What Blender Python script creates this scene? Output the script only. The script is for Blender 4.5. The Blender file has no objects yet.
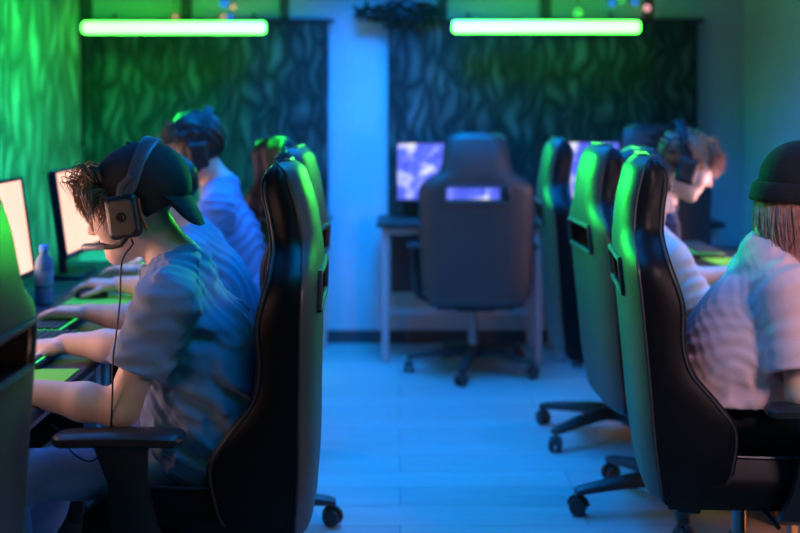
import bpy, math, random
import numpy as np
from mathutils import Vector, Matrix
random.seed(7); rng = np.random.default_rng(7)
scene = bpy.context.scene
COL = scene.collection
PI = math.pi
FPX, CAMZ, HOR = 1150.0, 1.38, 108.0        # focal length in pixels, eye height, row of the horizon

def A(px, py, Y):                            # a pixel of the photograph at depth Y -> world point
    s = FPX / Y
    return np.array(((px-400)/s, Y, CAMZ-(py-HOR)/s))

# ------------------------------------------------------------------ materials
MATS = {}
def mat(name, col, rough=.5, metal=0.0, bump=0.0, bscale=40.0, spec=.5, emit=None, estr=0.0, var=0.0, vscale=12.0, sheen=0.0, sss=0.0, coat=0.0):
    if name in MATS: return MATS[name]
    m = bpy.data.materials.new(name); m.use_nodes = True
    nt = m.node_tree; b = nt.nodes['Principled BSDF']
    b.inputs['Base Color'].default_value = (*col, 1)
    b.inputs['Roughness'].default_value = rough
    b.inputs['Metallic'].default_value = metal
    b.inputs['Specular IOR Level'].default_value = spec
    if sheen: b.inputs['Sheen Weight'].default_value = sheen
    if coat: b.inputs['Coat Weight'].default_value = coat; b.inputs['Coat Roughness'].default_value = .2
    if sss:
        b.inputs['Subsurface Weight'].default_value = sss
        b.inputs['Subsurface Radius'].default_value = (.9, .35, .2)
        b.inputs['Subsurface Scale'].default_value = .012
    if emit is not None:
        b.inputs['Emission Color'].default_value = (*emit, 1); b.inputs['Emission Strength'].default_value = estr
    if bump or var:
        tc = nt.nodes.new('ShaderNodeTexCoord')
        n = nt.nodes.new('ShaderNodeTexNoise'); n.inputs['Scale'].default_value = bscale; n.inputs['Detail'].default_value = 4
        nt.links.new(tc.outputs['Object'], n.inputs['Vector'])
        if bump:
            bp = nt.nodes.new('ShaderNodeBump'); bp.inputs['Strength'].default_value = bump; bp.inputs['Distance'].default_value = .004
            nt.links.new(n.outputs['Fac'], bp.inputs['Height']); nt.links.new(bp.outputs['Normal'], b.inputs['Normal'])
        if var:
            n2 = nt.nodes.new('ShaderNodeTexNoise'); n2.inputs['Scale'].default_value = vscale; n2.inputs['Detail'].default_value = 5
            nt.links.new(tc.outputs['Object'], n2.inputs['Vector'])
            r = nt.nodes.new('ShaderNodeValToRGB')
            r.color_ramp.elements[0].position = .3; r.color_ramp.elements[1].position = .7
            r.color_ramp.elements[0].color = (*[c*(1-var) for c in col], 1)
            r.color_ramp.elements[1].color = (*[min(1, c*(1+var)) for c in col], 1)
            nt.links.new(n2.outputs['Fac'], r.inputs['Fac']); nt.links.new(r.outputs['Color'], b.inputs['Base Color'])
    MATS[name] = m
    return m

def curtain_mat(name, dark, light, sx, sz, plane):
    m = bpy.data.materials.new(name); m.use_nodes = True
    nt = m.node_tree; b = nt.nodes['Principled BSDF']; b.inputs['Roughness'].default_value = .75; b.inputs['Specular IOR Level'].default_value = .25
    tc = nt.nodes.new('ShaderNodeTexCoord')
    n = nt.nodes.new('ShaderNodeTexNoise'); n.inputs['Scale'].default_value = 4.0; n.inputs['Detail'].default_value = 1.5
    nt.links.new(tc.outputs['Object'], n.inputs['Vector'])
    sb = nt.nodes.new('ShaderNodeVectorMath'); sb.operation = 'SUBTRACT'; sb.inputs[1].default_value = (.5, .5, .5)
    nt.links.new(n.outputs['Color'], sb.inputs[0])
    sc_ = nt.nodes.new('ShaderNodeVectorMath'); sc_.operation = 'SCALE'; sc_.inputs['Scale'].default_value = .22
    nt.links.new(sb.outputs[0], sc_.inputs[0])
    ad = nt.nodes.new('ShaderNodeVectorMath'); ad.operation = 'ADD'
    nt.links.new(tc.outputs['Object'], ad.inputs[0]); nt.links.new(sc_.outputs[0], ad.inputs[1])
    mp = nt.nodes.new('ShaderNodeMapping'); mp.inputs['Scale'].default_value = (sx if plane == 'x' else .01, sx if plane == 'y' else .01, sz)
    nt.links.new(ad.outputs[0], mp.inputs['Vector'])
    v = nt.nodes.new('ShaderNodeTexVoronoi'); v.feature = 'DISTANCE_TO_EDGE'; v.inputs['Scale'].default_value = 1.0
    nt.links.new(mp.outputs['Vector'], v.inputs['Vector'])
    n2 = nt.nodes.new('ShaderNodeTexNoise'); n2.inputs['Scale'].default_value = 1.1; n2.inputs['Detail'].default_value = 3
    nt.links.new(mp.outputs['Vector'], n2.inputs['Vector'])
    mx = nt.nodes.new('ShaderNodeMath'); mx.operation = 'MULTIPLY'
    nt.links.new(v.outputs['Distance'], mx.inputs[0]); nt.links.new(n2.outputs['Fac'], mx.inputs[1])
    r = nt.nodes.new('ShaderNodeValToRGB'); e = r.color_ramp.elements
    e[0].position = .015; e[0].color = (*dark, 1); e[1].position = .24; e[1].color = (*light, 1)
    nt.links.new(mx.outputs[0], r.inputs['Fac']); nt.links.new(r.outputs['Color'], b.inputs['Base Color'])
    bp = nt.nodes.new('ShaderNodeBump'); bp.inputs['Strength'].default_value = .6; bp.inputs['Distance'].default_value = .01
    nt.links.new(mx.outputs[0], bp.inputs['Height']); nt.links.new(bp.outputs['Normal'], b.inputs['Normal'])
    MATS[name] = m
    return m

def floor_mat():
    m = bpy.data.materials.new('laminate'); m.use_nodes = True
    nt = m.node_tree; b = nt.nodes['Principled BSDF']
    tc = nt.nodes.new('ShaderNodeTexCoord'); mp = nt.nodes.new('ShaderNodeMapping')
    nt.links.new(tc.outputs['Object'], mp.inputs['Vector'])
    br = nt.nodes.new('ShaderNodeTexBrick'); br.inputs['Scale'].default_value = 1.0
    br.inputs['Brick Width'].default_value = 1.25; br.inputs['Row Height'].default_value = .19
    br.inputs['Mortar Size'].default_value = .0022; br.inputs['Color1'].default_value = (.44, .47, .48, 1); br.inputs['Color2'].default_value = (.37, .40, .41, 1)
    br.inputs['Mortar'].default_value = (.2, .2, .2, 1)
    nt.links.new(mp.outputs['Vector'], br.inputs['Vector'])
    mp2 = nt.nodes.new('ShaderNodeMapping'); mp2.inputs['Scale'].default_value = (1.5, 22, 1)
    nt.links.new(tc.outputs['Object'], mp2.inputs['Vector'])
    n = nt.nodes.new('ShaderNodeTexNoise'); n.inputs['Scale'].default_value = 2.0; n.inputs['Detail'].default_value = 6; n.inputs['Distortion'].default_value = .6
    nt.links.new(mp2.outputs['Vector'], n.inputs['Vector'])
    mx = nt.nodes.new('ShaderNodeMixRGB'); mx.blend_type = 'MULTIPLY'; mx.inputs['Fac'].default_value = .45
    nt.links.new(br.outputs['Color'], mx.inputs['Color1'])
    r = nt.nodes.new('ShaderNodeValToRGB'); r.color_ramp.elements[0].position = .3; r.color_ramp.elements[0].color = (.62, .6, .58, 1); r.color_ramp.elements[1].position = .65
    nt.links.new(n.outputs['Fac'], r.inputs['Fac']); nt.links.new(r.outputs['Color'], mx.inputs['Color2'])
    nt.links.new(mx.outputs['Color'], b.inputs['Base Color'])
    b.inputs['Roughness'].default_value = .42; b.inputs['Specular IOR Level'].default_value = .4
    MATS['laminate'] = m
    return m

def screen_mat(name, c1, c2, c3, strength, scale):
    m = bpy.data.materials.new(name); m.use_nodes = True
    nt = m.node_tree; b = nt.nodes['Principled BSDF']
    b.inputs['Base Color'].default_value = (.02, .02, .02, 1); b.inputs['Roughness'].default_value = .3
    tc = nt.nodes.new('ShaderNodeTexCoord')
    n = nt.nodes.new('ShaderNodeTexNoise'); n.inputs['Scale'].default_value = scale; n.inputs['Detail'].default_value = 3; n.inputs['Distortion'].default_value = 1.2
    nt.links.new(tc.outputs['Object'], n.inputs['Vector'])
    r = nt.nodes.new('ShaderNodeValToRGB'); e = r.color_ramp.elements
    e[0].position = .36; e[0].color = (*c1, 1); e[1].position = .68; e[1].color = (*c3, 1)
    x = e.new(.52); x.color = (*c2, 1)
    nt.links.new(n.outputs['Fac'], r.inputs['Fac']); nt.links.new(r.outputs['Color'], b.inputs['Emission Color'])
    b.inputs['Emission Strength'].default_value = strength
    MATS[name] = m
    return m

M_leather = mat('black_leather', (.008, .007, .0095), .42, bump=.08, bscale=170, spec=.22)
M_shell = mat('matte_leather', (.035, .035, .03), .5, bump=.05, bscale=150, spec=.8)
M_piping = mat('piping', (.05, .05, .055), .35)
M_plastic = mat('black_plastic', (.02, .02, .022), .42, bump=.1, bscale=300)
M_nylon = mat('nylon', (.03, .03, .034), .38)
M_chrome = mat('dark_steel', (.25, .25, .27), .3, metal=1)
M_skin = mat('skin', (.68, .43, .34), .5, bump=.08, bscale=120, var=.08, vscale=18, sss=.12)
M_skin2 = mat('pale_skin', (.78, .54, .46), .5, bump=.08, bscale=120, var=.06, vscale=18, sss=.12)
M_eye = mat('eye_white', (.8, .78, .75), .15)
M_iris = mat('iris', (.05, .035, .025), .1)
M_hairb = mat('brown_hair', (.26, .15, .09), .42, var=.3, vscale=60)
M_hairg = mat('ginger_brown_hair', (.34, .15, .07), .42, var=.3, vscale=60)
M_hairk = mat('dark_hair', (.025, .018, .015), .45, var=.3, vscale=60)
M_hairp = mat('pinkish_blond_hair', (.62, .33, .27), .38, var=.35, vscale=70)
M_cap = mat('cap_cloth', (.018, .02, .022), .85, bump=.3, bscale=400)
M_knit = mat('beanie_knit', (.012, .012, .013), .95, bump=.8, bscale=220)
M_teeA = mat('grey_blue_cotton', (.19, .27, .44), .85, bump=.25, bscale=260, var=.08, vscale=9, sheen=.15)
M_teeB = mat('blue_cotton', (.12, .3, .52), .85, bump=.25, bscale=260, sheen=.15)
M_teeC = mat('royal_blue_cotton', (.14, .26, .55), .85, bump=.25, bscale=260, sheen=.15)
M_teeP = mat('pale_pink_cotton', (.82, .52, .53), .85, bump=.25, bscale=260, sheen=.15)
M_teeW = mat('white_cotton', (.75, .72, .72), .85, bump=.25, bscale=260, sheen=.15)
M_teeN = mat('navy_cotton', (.02, .03, .06), .85, bump=.25, bscale=260, sheen=.1)
M_jeans = mat('denim', (.42, .50, .78), .8, bump=.4, bscale=330, var=.2, vscale=14)
M_black = mat('black_cloth', (.016, .016, .018), .9, bump=.4, bscale=260)
M_shoe = mat('shoe_leather', (.05, .05, .055), .6)
M_cup = mat('taupe_plate', (.12, .093, .07), .38, spec=.5)
M_dark = mat('dark_rubber', (.012, .012, .013), .6)
M_orange = mat('orange_ring', (.7, .12, .03), .45)
M_micgrey = mat('mic_grey', (.25, .28, .33), .4)
M_band = mat('band_vinyl', (.10, .095, .125), .35, spec=.6)
M_desk = mat('desk_laminate', (.035, .036, .04), .45, var=.1, vscale=20)
M_wall = mat('painted_plaster', (.46, .58, .66), .8, bump=.15, bscale=60, var=.04, vscale=4)
M_ceil = mat('ceiling_paint', (.06, .06, .065), .9)
M_wdark = mat('charcoal_paint', (.04, .04, .045), .9)
M_base = mat('baseboard_paint', (.06, .06, .07), .6)
M_steel = mat('grey_steel', (.42, .45, .48), .45, metal=.3)
M_lime = mat('lime_cloth', (.2, .75, .05), .75, bump=.15, bscale=400)
M_key = mat('keycaps', (.04, .045, .05), .5)
M_keyglow = mat('key_backlight', (.02, .1, .03), .5, emit=(.05, 1, .15), estr=1.2)
M_bottle = mat('bottle_plastic', (.02, .13, .3), .15, spec=.6)
M_tube = mat('green_tube', (.8, 1, .8), .4, emit=(.07, 1.0, .06), estr=15)
M_fano = mat('orange_led', (.3, .1, .02), .4, emit=(1, .26, .03), estr=55)
M_fang = mat('green_led', (.05, .3, .05), .4, emit=(.1, 1, .08), estr=16)
M_leaf = mat('dark_leaf', (.015, .03, .02), .6)
M_pane = mat('frosted_pane', (.6, .75, .65), .35, spec=.6)
M_wframe = mat('window_frame_paint', (.1, .1, .09), .5)
S_peach = screen_mat('warm_screen', (1.0, .52, .36), (1.0, .57, .41), (1.0, .62, .46), 1.8, 2.0)
S_blue = screen_mat('blue_screen', (.07, .1, .75), (.12, .17, .95), (.9, .9, 1.0), 1.35, 7.0)
S_pink = screen_mat('rose_screen', (1.0, .5, .42), (1.0, .62, .55), (1.0, .75, .7), .9, 2.0)

# ------------------------------------------------------------------ mesh builder
class MB:
    def __init__(s): s.v = []; s.f = []
    def add(s, vs, fs):
        o = len(s.v); s.v += [tuple(map(float, p)) for p in vs]; s.f += [tuple(i+o for i in f) for f in fs]
    def box(s, c, half, bev=.004, R=None):
        hx, hy, hz = half; b = min(bev, hx*.49, hy*.49, hz*.49)
        vs = []; 
        # chamfered box: 24 vertices
        idx = {}
        for sx in (-1, 1):
            for sy in (-1, 1):
                for sz in (-1, 1):
                    for ax in range(3):
                        p = [sx*(hx-b), sy*(hy-b), sz*(hz-b)]; p[ax] += (sx, sy, sz)[ax]*b
                        idx[(sx, sy, sz, ax)] = len(vs); vs.append(p)
        fs = []
        def q(l): fs.append(tuple(idx[k] for k in l))
        for g in (-1, 1):
            q([(g, -1, -1, 0), (g, 1, -1, 0), (g, 1, 1, 0), (g, -1, 1, 0)][::g])
            q([(-1, g, -1, 1), (-1, g, 1, 1), (1, g, 1, 1), (1, g, -1, 1)][::g])
            q([(-1, -1, g, 2), (1, -1, g, 2), (1, 1, g, 2), (-1, 1, g, 2)][::g])
        for a in (-1, 1):
            for c2 in (-1, 1):
                k = a*c2
                q([(a, c2, -1, 0), (a, c2, -1, 1), (a, c2, 1, 1), (a, c2, 1, 0)][::k])
                q([(a, -1, c2, 0), (a, 1, c2, 0), (a, 1, c2, 2), (a, -1, c2, 2)][::k])
                q([(-1, a, c2, 1), (-1, a, c2, 2), (1, a, c2, 2), (1, a, c2, 1)][::k])
                for d in (-1, 1):
                    q([(a, c2, d, 0), (a, c2, d, 1), (a, c2, d, 2)][::a*c2*d])
        out = []
        for p in vs:
            p = Vector(p)
            if R is not None: p = R @ p
            out.append((p.x+c[0], p.y+c[1], p.z+c[2]))
        s.add(out, fs); return s
    def tube(s, pts, r, n=8, cap=True):
        pts = [Vector(p) for p in pts]; k = len(pts)
        rs = r if hasattr(r, '__len__') else [r]*k
        up = None; vs = []
        for i, p in enumerate(pts):
            t = (pts[min(i+1, k-1)]-pts[max(i-1, 0)])
            t = t.normalized() if t.length > 1e-9 else Vector((0, 0, 1))
            if up is None:
                a = Vector((0, 0, 1)) if abs(t.z) < .9 else Vector((1, 0, 0))
                up = t.cross(a).normalized()
            up = (up - t*up.dot(t)); up = up.normalized() if up.length > 1e-6 else t.orthogonal().normalized()
            w = t.cross(up)
            for j in range(n):
                a = 2*PI*j/n
                vs.append(p+up*(math.cos(a)*rs[i])+w*(math.sin(a)*rs[i]))
        fs = [(i*n+j, i*n+(j+1) % n, (i+1)*n+(j+1) % n, (i+1)*n+j) for i in range(k-1) for j in range(n)]
        if cap: fs += [tuple(range(n))[::-1], tuple((k-1)*n+j for j in range(n))]
        s.add(vs, fs); return s
    def lathe(s, prof, c=(0, 0, 0), n=20, R=None):
        vs = []; k = len(prof)
        for (r, z) in prof:
            for j in range(n):
                a = 2*PI*j/n; p = Vector((r*math.cos(a), r*math.sin(a), z))
                if R is not None: p = R @ p
                vs.append((p.x+c[0], p.y+c[1], p.z+c[2]))
        fs = [(i*n+j, i*n+(j+1) % n, (i+1)*n+(j+1) % n, (i+1)*n+j) for i in range(k-1) for j in range(n)]
        fs += [tuple(range(n))[::-1], tuple((k-1)*n+j for j in range(n))]
        s.add(vs, fs); return s
    def loft(s, loops, cap=True, closed=True):
        n = len(loops[0]); vs = [p for l in loops for p in l]
        m = n if closed else n-1
        fs = [(i*n+j, i*n+(j+1) % n, (i+1)*n+(j+1) % n, (i+1)*n+j) for i in range(len(loops)-1) for j in range(m)]
        if cap: fs += [tuple(range(n))[::-1], tuple((len(loops)-1)*n+j for j in range(n))]
        s.add(vs, fs); return s
    def build(s, name, material, parent=None, smooth=True):
        me = bpy.data.meshes.new(name); me.from_pydata(s.v, [], s.f); me.update()
        return link(name, me, material, parent, smooth)

def link(name, me, material, parent=None, smooth=True):
    import bmesh
    bm = bmesh.new(); bm.from_mesh(me); bmesh.ops.recalc_face_normals(bm, faces=bm.faces); bm.to_mesh(me); bm.free()
    o = bpy.data.objects.new(name, me); COL.objects.link(o)
    if material: me.materials.append(material)
    if smooth:
        me.polygons.foreach_set('use_smooth', [True]*len(me.polygons))
        try: me.set_sharp_from_angle(angle=math.radians(42))
        except Exception: pass
    if parent is not None: o.parent = parent
    return o

def tag(o, label=None, cat=None, group=None, kind=None):
    if label: o['label'] = label
    if cat: o['category'] = cat
    if group: o['group'] = group
    if kind: o['kind'] = kind
    return o

def thing(name, label, cat, loc=(0, 0, 0), rz=0.0, group=None):
    o = bpy.data.objects.new(name, None); COL.objects.link(o)
    o.empty_display_size = .1
    o.location = loc; o.rotation_euler = (0, 0, rz)
    return tag(o, label, cat, group)

def struct(name, mb, m, smooth=False):
    return tag(mb.build(name, m, None, smooth), kind='structure')

def dup(root, loc, rz, label, group=None):
    r = root.copy(); COL.objects.link(r); r.location = loc; r.rotation_euler = (0, 0, rz); r['label'] = label
    if group: r['group'] = group
    for ch in list(root.children):
        c = ch.copy(); COL.objects.link(c); c.parent = r
        for g in list(ch.children):
            d = g.copy(); COL.objects.link(d); d.parent = c
    return r

def interp(tab):
    xs = np.array([t[0] for t in tab]); ys = np.array([t[1] for t in tab], float)
    m = np.gradient(ys, xs)
    for i in range(len(xs)-1):                                   # monotone limiter
        d = (ys[i+1]-ys[i])/(xs[i+1]-xs[i])
        if abs(d) < 1e-9: m[i] = m[i+1] = 0
        else:
            for k in (i, i+1):
                if m[k]*d < 0: m[k] = 0
                elif abs(m[k]) > 3*abs(d): m[k] = 3*d
    def f(x):
        i = int(np.clip(np.searchsorted(xs, x)-1, 0, len(xs)-2)); h = xs[i+1]-xs[i]; t = min(max((x-xs[i])/h, 0), 1)
        return float((2*t**3-3*t*t+1)*ys[i]+(t**3-2*t*t+t)*h*m[i]+(-2*t**3+3*t*t)*ys[i+1]+(t**3-t*t)*h*m[i+1])
    return f

def sstep(a, b, x):
    t = min(max((x-a)/(b-a), 0), 1); return t*t*(3-2*t)

# ------------------------------------------------------------------ signed-distance modelling (people, hats, ear cups)
def vec(*a): return np.array(a, float)
def nrm(a): a = np.asarray(a, float); return a/np.linalg.norm(a)
def rc(a, b, ra, rb):
    a = np.asarray(a, float); b = np.asarray(b, float); ba = b-a; L = max(float(ba@ba), 1e-12)
    def f(P):
        t = np.clip(((P-a)@ba)/L, 0, 1)
        return np.linalg.norm(P-a-t[:, None]*ba, axis=1)-(ra+(rb-ra)*t)
    return f
def el(c, r, R=None):
    c = np.asarray(c, float); r = np.asarray(r, float)
    def f(P):
        q = P-c
        if R is not None: q = q@R.T
        k0 = np.linalg.norm(q/r, axis=1); k1 = np.linalg.norm(q/(r*r), axis=1)
        return np.where(k1 > 1e-9, k0*(k0-1)/np.maximum(k1, 1e-9), -min(r))
    return f
def bx(c, h, R=None, rnd=.01):
    c = np.asarray(c, float); h = np.asarray(h, float)-rnd
    def f(P):
        q = P-c
        if R is not None: q = q@R.T
        q = np.abs(q)-h
        return np.linalg.norm(np.maximum(q, 0), axis=1)+np.minimum(q.max(axis=1), 0)-rnd
    return f
def half(p, n):
    p = np.asarray(p, float); n = nrm(n)
    return lambda P: (P-p)@n
def smin(a, b, k):
    if k <= 0: return np.minimum(a, b)
    h = np.maximum(k-np.abs(a-b), 0)/k
    return np.minimum(a, b)-h*h*k*.25
def evalops(ops, P, cull=None):
    d = np.full(len(P), 1.0)
    for op, f, k in ops:
        if op == 'w': d = d+f(P); continue
        if op == 'shell': d = np.maximum(d, -(d+k)); continue
        e = f(P)
        if op == 'u': d = smin(d, e, k)
        elif op == 's': d = -smin(-d, e, k)
        elif op == 'i': d = -smin(-d, -e, k)
    return d
def sdf_mesh(name, ops, lo, hi, h, smooth_it=1):
    lo = np.asarray(lo, float)-2*h; hi = np.asarray(hi, float)+2*h
    B = 12
    nb = np.ceil((hi-lo)/(h*B)).astype(int); N = nb*B+1
    F = np.ones(N, np.float32)
    g = np.stack(np.meshgrid(*[np.arange(n) for n in nb], indexing='ij'), -1).reshape(-1, 3)
    cen = lo+(g+.5)*B*h
    dc = evalops(ops, cen)
    rad = B*h*.5*1.7321
    loc = np.stack(np.meshgrid(*[np.arange(B+1)]*3, indexing='ij'), -1).reshape(-1, 3)
    for gi, c, d in zip(g, cen, dc):
        o = gi*B
        if abs(d) > rad*1.35+.025:
            if d < 0: F[o[0]:o[0]+B+1, o[1]:o[1]+B+1, o[2]:o[2]+B+1] = -1
            continue
        sub = []
        for op in ops:
            if op[0] == 'u' or op[0] == 's':
                if op[1](c[None])[0] > rad*1.35+.03+op[2]: continue
            sub.append(op)
        v = evalops(sub, lo+(o+loc)*h)
        F[o[0]:o[0]+B+1, o[1]:o[1]+B+1, o[2]:o[2]+B+1] = v.reshape(B+1, B+1, B+1)
    S = F < 0
    cnt = sum(S[i:N[0]-1+i, j:N[1]-1+j, k:N[2]-1+k].astype(np.int8) for i in (0, 1) for j in (0, 1) for k in (0, 1))
    mask = (cnt > 0) & (cnt < 8)
    idx = np.argwhere(mask)
    vid = np.full(mask.shape, -1, np.int64); vid[mask] = np.arange(len(idx))
    corners = [(i, j, k) for i in (0, 1) for j in (0, 1) for k in (0, 1)]
    cv = {c: F[idx[:, 0]+c[0], idx[:, 1]+c[1], idx[:, 2]+c[2]].astype(float) for c in corners}
    acc = np.zeros((len(idx), 3)); num = np.zeros(len(idx))
    for c in corners:
        for ax in range(3):
            if c[ax]: continue
            e = list(c); e[ax] = 1; e = tuple(e)
            a, b = cv[c], cv[e]; m = (a < 0) != (b < 0)
            t = np.where(m, a/np.where(m, a-b, 1), 0)
            p = np.tile(np.array(c, float), (len(idx), 1)); p[:, ax] += t
            acc[m] += p[m]; num[m] += 1
    V = lo+(idx+acc/num[:, None])*h
    Q = []
    for ax in range(3):
        s0 = [slice(None)]*3; s1 = [slice(None)]*3; s0[ax] = slice(0, -1); s1[ax] = slice(1, None)
        ch = S[tuple(s0)] != S[tuple(s1)]
        b, c = (ax+1) % 3, (ax+2) % 3
        e = np.argwhere(ch)
        e = e[(e[:, b] > 0) & (e[:, c] > 0) & (e[:, b] < N[b]-1) & (e[:, c] < N[c]-1)]
        def cell(db, dc_):
            q = e.copy(); q[:, b] += db; q[:, c] += dc_
            return vid[q[:, 0], q[:, 1], q[:, 2]]
        quad = np.stack([cell(-1, -1), cell(0, -1), cell(0, 0), cell(-1, 0)], 1)
        neg = ~S[e[:, 0], e[:, 1], e[:, 2]]
        quad[neg] = quad[neg][:, ::-1]
        Q.append(quad)
    Q = np.concatenate(Q); Q = Q[(Q >= 0).all(1)]
    for _ in range(smooth_it):                                    # light relaxation
        s = np.zeros_like(V); n = np.zeros(len(V))
        for i in range(4):
            np.add.at(s, Q[:, i], V[Q[:, (i+1) % 4]]); np.add.at(n, Q[:, i], 1)
            np.add.at(s, Q[:, (i+1) % 4], V[Q[:, i]]); np.add.at(n, Q[:, (i+1) % 4], 1)
        V = V*.5+.5*s/np.maximum(n, 1)[:, None]
    me = bpy.data.meshes.new(name)
    me.vertices.add(len(V)); me.vertices.foreach_set('co', V.astype(np.float32).ravel())
    me.loops.add(len(Q)*4); me.loops.foreach_set('vertex_index', Q.astype(np.int32).ravel())
    me.polygons.add(len(Q)); me.polygons.foreach_set('loop_start', np.arange(0, len(Q)*4, 4, dtype=np.int32))
    me.polygons.foreach_set('loop_total', np.full(len(Q), 4, np.int32))
    me.update(calc_edges=True); me.validate()
    return me
def sdf_obj(name, ops, lo, hi, h, m, parent=None, smooth_it=1):
    me = sdf_mesh(name, ops, lo, hi, h, smooth_it)
    o = bpy.data.objects.new(name, me); COL.objects.link(o); me.materials.append(m)
    me.polygons.foreach_set('use_smooth', [True]*len(me.polygons))
    if parent is not None:
        o.parent = parent; o.matrix_parent_inverse = Matrix.Translation(parent.location).inverted()
    return o

# ------------------------------------------------------------------ the setting
XL, XR, YB, YF, ZC = -1.90, 2.02, -1.6, 6.76, 2.6
def wallbox(x0, x1, y0, y1, z0, z1):
    return MB().box(((x0+x1)/2, (y0+y1)/2, (z0+z1)/2), ((x1-x0)/2, (y1-y0)/2, (z1-z0)/2), .001)
floor_mat()
struct('floor', wallbox(XL-.1, XR+.1, YB-.1, YF+.1, -.1, 0), MATS['laminate'])
struct('ceiling', wallbox(XL-.1, XR+.1, YB-.1, YF+.1, ZC, ZC+.1), M_ceil)
struct('wall_left', wallbox(XL-.1, XL, YB, YF, 0, ZC), M_wall)
struct('wall_right', wallbox(XR, XR+.1, YB, YF, 0, ZC), M_wall)
struct('wall_near', wallbox(XL, XR, YB-.1, YB, 0, ZC), M_wdark)
W1 = (-1.88, -.65); W2 = (.22, 1.50); WZ0, WZ1 = 1.15, 2.35      # two window openings in the far wall
w = MB()
for (x0, x1, z0, z1) in ((XL, XR, 0, WZ0), (XL, XR, WZ1, ZC), (W1[1], W2[0], WZ0, WZ1), (W2[1], XR, WZ0, WZ1)):
    w.box(((x0+x1)/2, YF+.08, (z0+z1)/2), ((x1-x0)/2, .08, (z1-z0)/2), .0005)
struct('wall_far', w, M_wall)
for i, (x0, x1) in enumerate((W1, W2)):
    f = MB(); c = (x0+x1)/2
    for xx in (x0+.03, c, x1-.03): f.box((xx, YF+.05, (WZ0+WZ1)/2), (.03, .03, (WZ1-WZ0)/2), .004)
    for zz in (WZ0+.03, WZ1-.03): f.box((c, YF+.05, zz), ((x1-x0)/2, .03, .03), .004)
    fo = struct('window_%d' % (i+1), f, M_wframe)
    MB().box((c, YF+.06, (WZ0+WZ1)/2), ((x1-x0)/2-.03, .006, (WZ1-WZ0)/2-.03), .001).build('window_pane', M_pane, fo, False)
struct('baseboard_far', wallbox(XL, XR, YF-.018, YF, 0, .075), M_base)
struct('baseboard_left', wallbox(XL, XL+.018, YB, YF, 0, .075), M_base)
struct('baseboard_right', wallbox(XR-.018, XR, YB, YF, 0, .075), M_base)

C_far = curtain_mat('leaf_print_curtain', (.02, .026, .028), (.12, .15, .15), 16, 3.7, 'x')
C_left = curtain_mat('leaf_print_drape', (.08, .12, .09), (.4, .5, .4), 9, 2.4, 'y')
def curtain(name, label, a, b, z0, z1, m, n_folds, amp, group=None):
    a = np.array(a, float); b = np.array(b, float); L = np.linalg.norm(b-a); t = (b-a)/L; nn = np.array((-t[1], t[0]))
    root = thing(name, label, 'curtain', (*a, z0), 0, group)
    n = n_folds*8; loops = []
    for k in range(26):
        z = (z1-z0)*k/25
        row = []
        for i in range(n+1):
            u = i/n; ph = u*n_folds*2*PI
            off = amp*math.sin(ph+.6*math.sin(u*17+z*1.5))+.4*amp*math.sin(ph*.37+z*2.1)
            p = t*(u*L)+nn*off
            row.append((p[0], p[1], z))
        back = [(x-nn[0]*.004, y-nn[1]*.004, z) for x, y, z in row[::-1]]
        loops.append(row+back)
    MB().loft(loops).build('cloth', m, root)
    rod = MB().tube([(-t[0]*.03, -t[1]*.03, z1-z0+.012), (t[0]*(L+.03), t[1]*(L+.03), z1-z0+.012)], .012, 10)
    rod.build('curtain_rod', M_plastic, root)
    return root
curtain('leaf_print_curtain', 'dark leaf-patterned far wall curtain left of the bare blue wall strip', (-1.84, YF-.06), (-.415, YF-.06), .62, 1.875, C_far, 7, .006, 'curtains on the far wall')
curtain('leaf_print_curtain', 'dark leaf-patterned far wall curtain behind the two blue game screens', (-.07, YF-.06), (1.735, YF-.06), .62, 1.875, C_far, 8, .006, 'curtains on the far wall')
curtain('leaf_print_drape', 'bright green leaf-patterned drape covering the left side wall', (XL+.05, YF-.12), (XL+.05, 2.0), .35, 2.4, C_left, 15, .012)

# ------------------------------------------------------------------ LED tubes on the far wall
def led(label, x0, x1, z, y):
    c = (x0+x1)/2; h = (x1-x0)/2
    r = thing('led_tube_light', label, 'light', (c, y, z), 0, 'green tube lights on the far wall')
    MB().tube([(-h, 0, 0), (-h+.012, 0, 0), (h-.012, 0, 0), (h, 0, 0)], [.026, .034, .034, .026], 16).build('tube', M_tube, r)
    MB().box((0, .05, 0), (h, .014, .02), .004).build('housing', M_plastic, r)
    for sx in (-1, 1):
        MB().box((sx*h*.8, .026, 0), (.012, .014, .015), .002).build('tube_clip', M_plastic, r)
        MB().tube([(sx*h*.8, .055, .01), (sx*h*.8, .20, .03), (sx*h*.8, YF-y-.0, .10)], .009, 8).build('bracket', M_plastic, r)
led('green glowing LED tube on the far wall, left of the blue wall strip', -1.775, -.755, 1.83, 6.44)
led('green glowing LED tube on the far wall, right of the blue wall strip', .295, 1.34, 1.834, 6.44)

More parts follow.
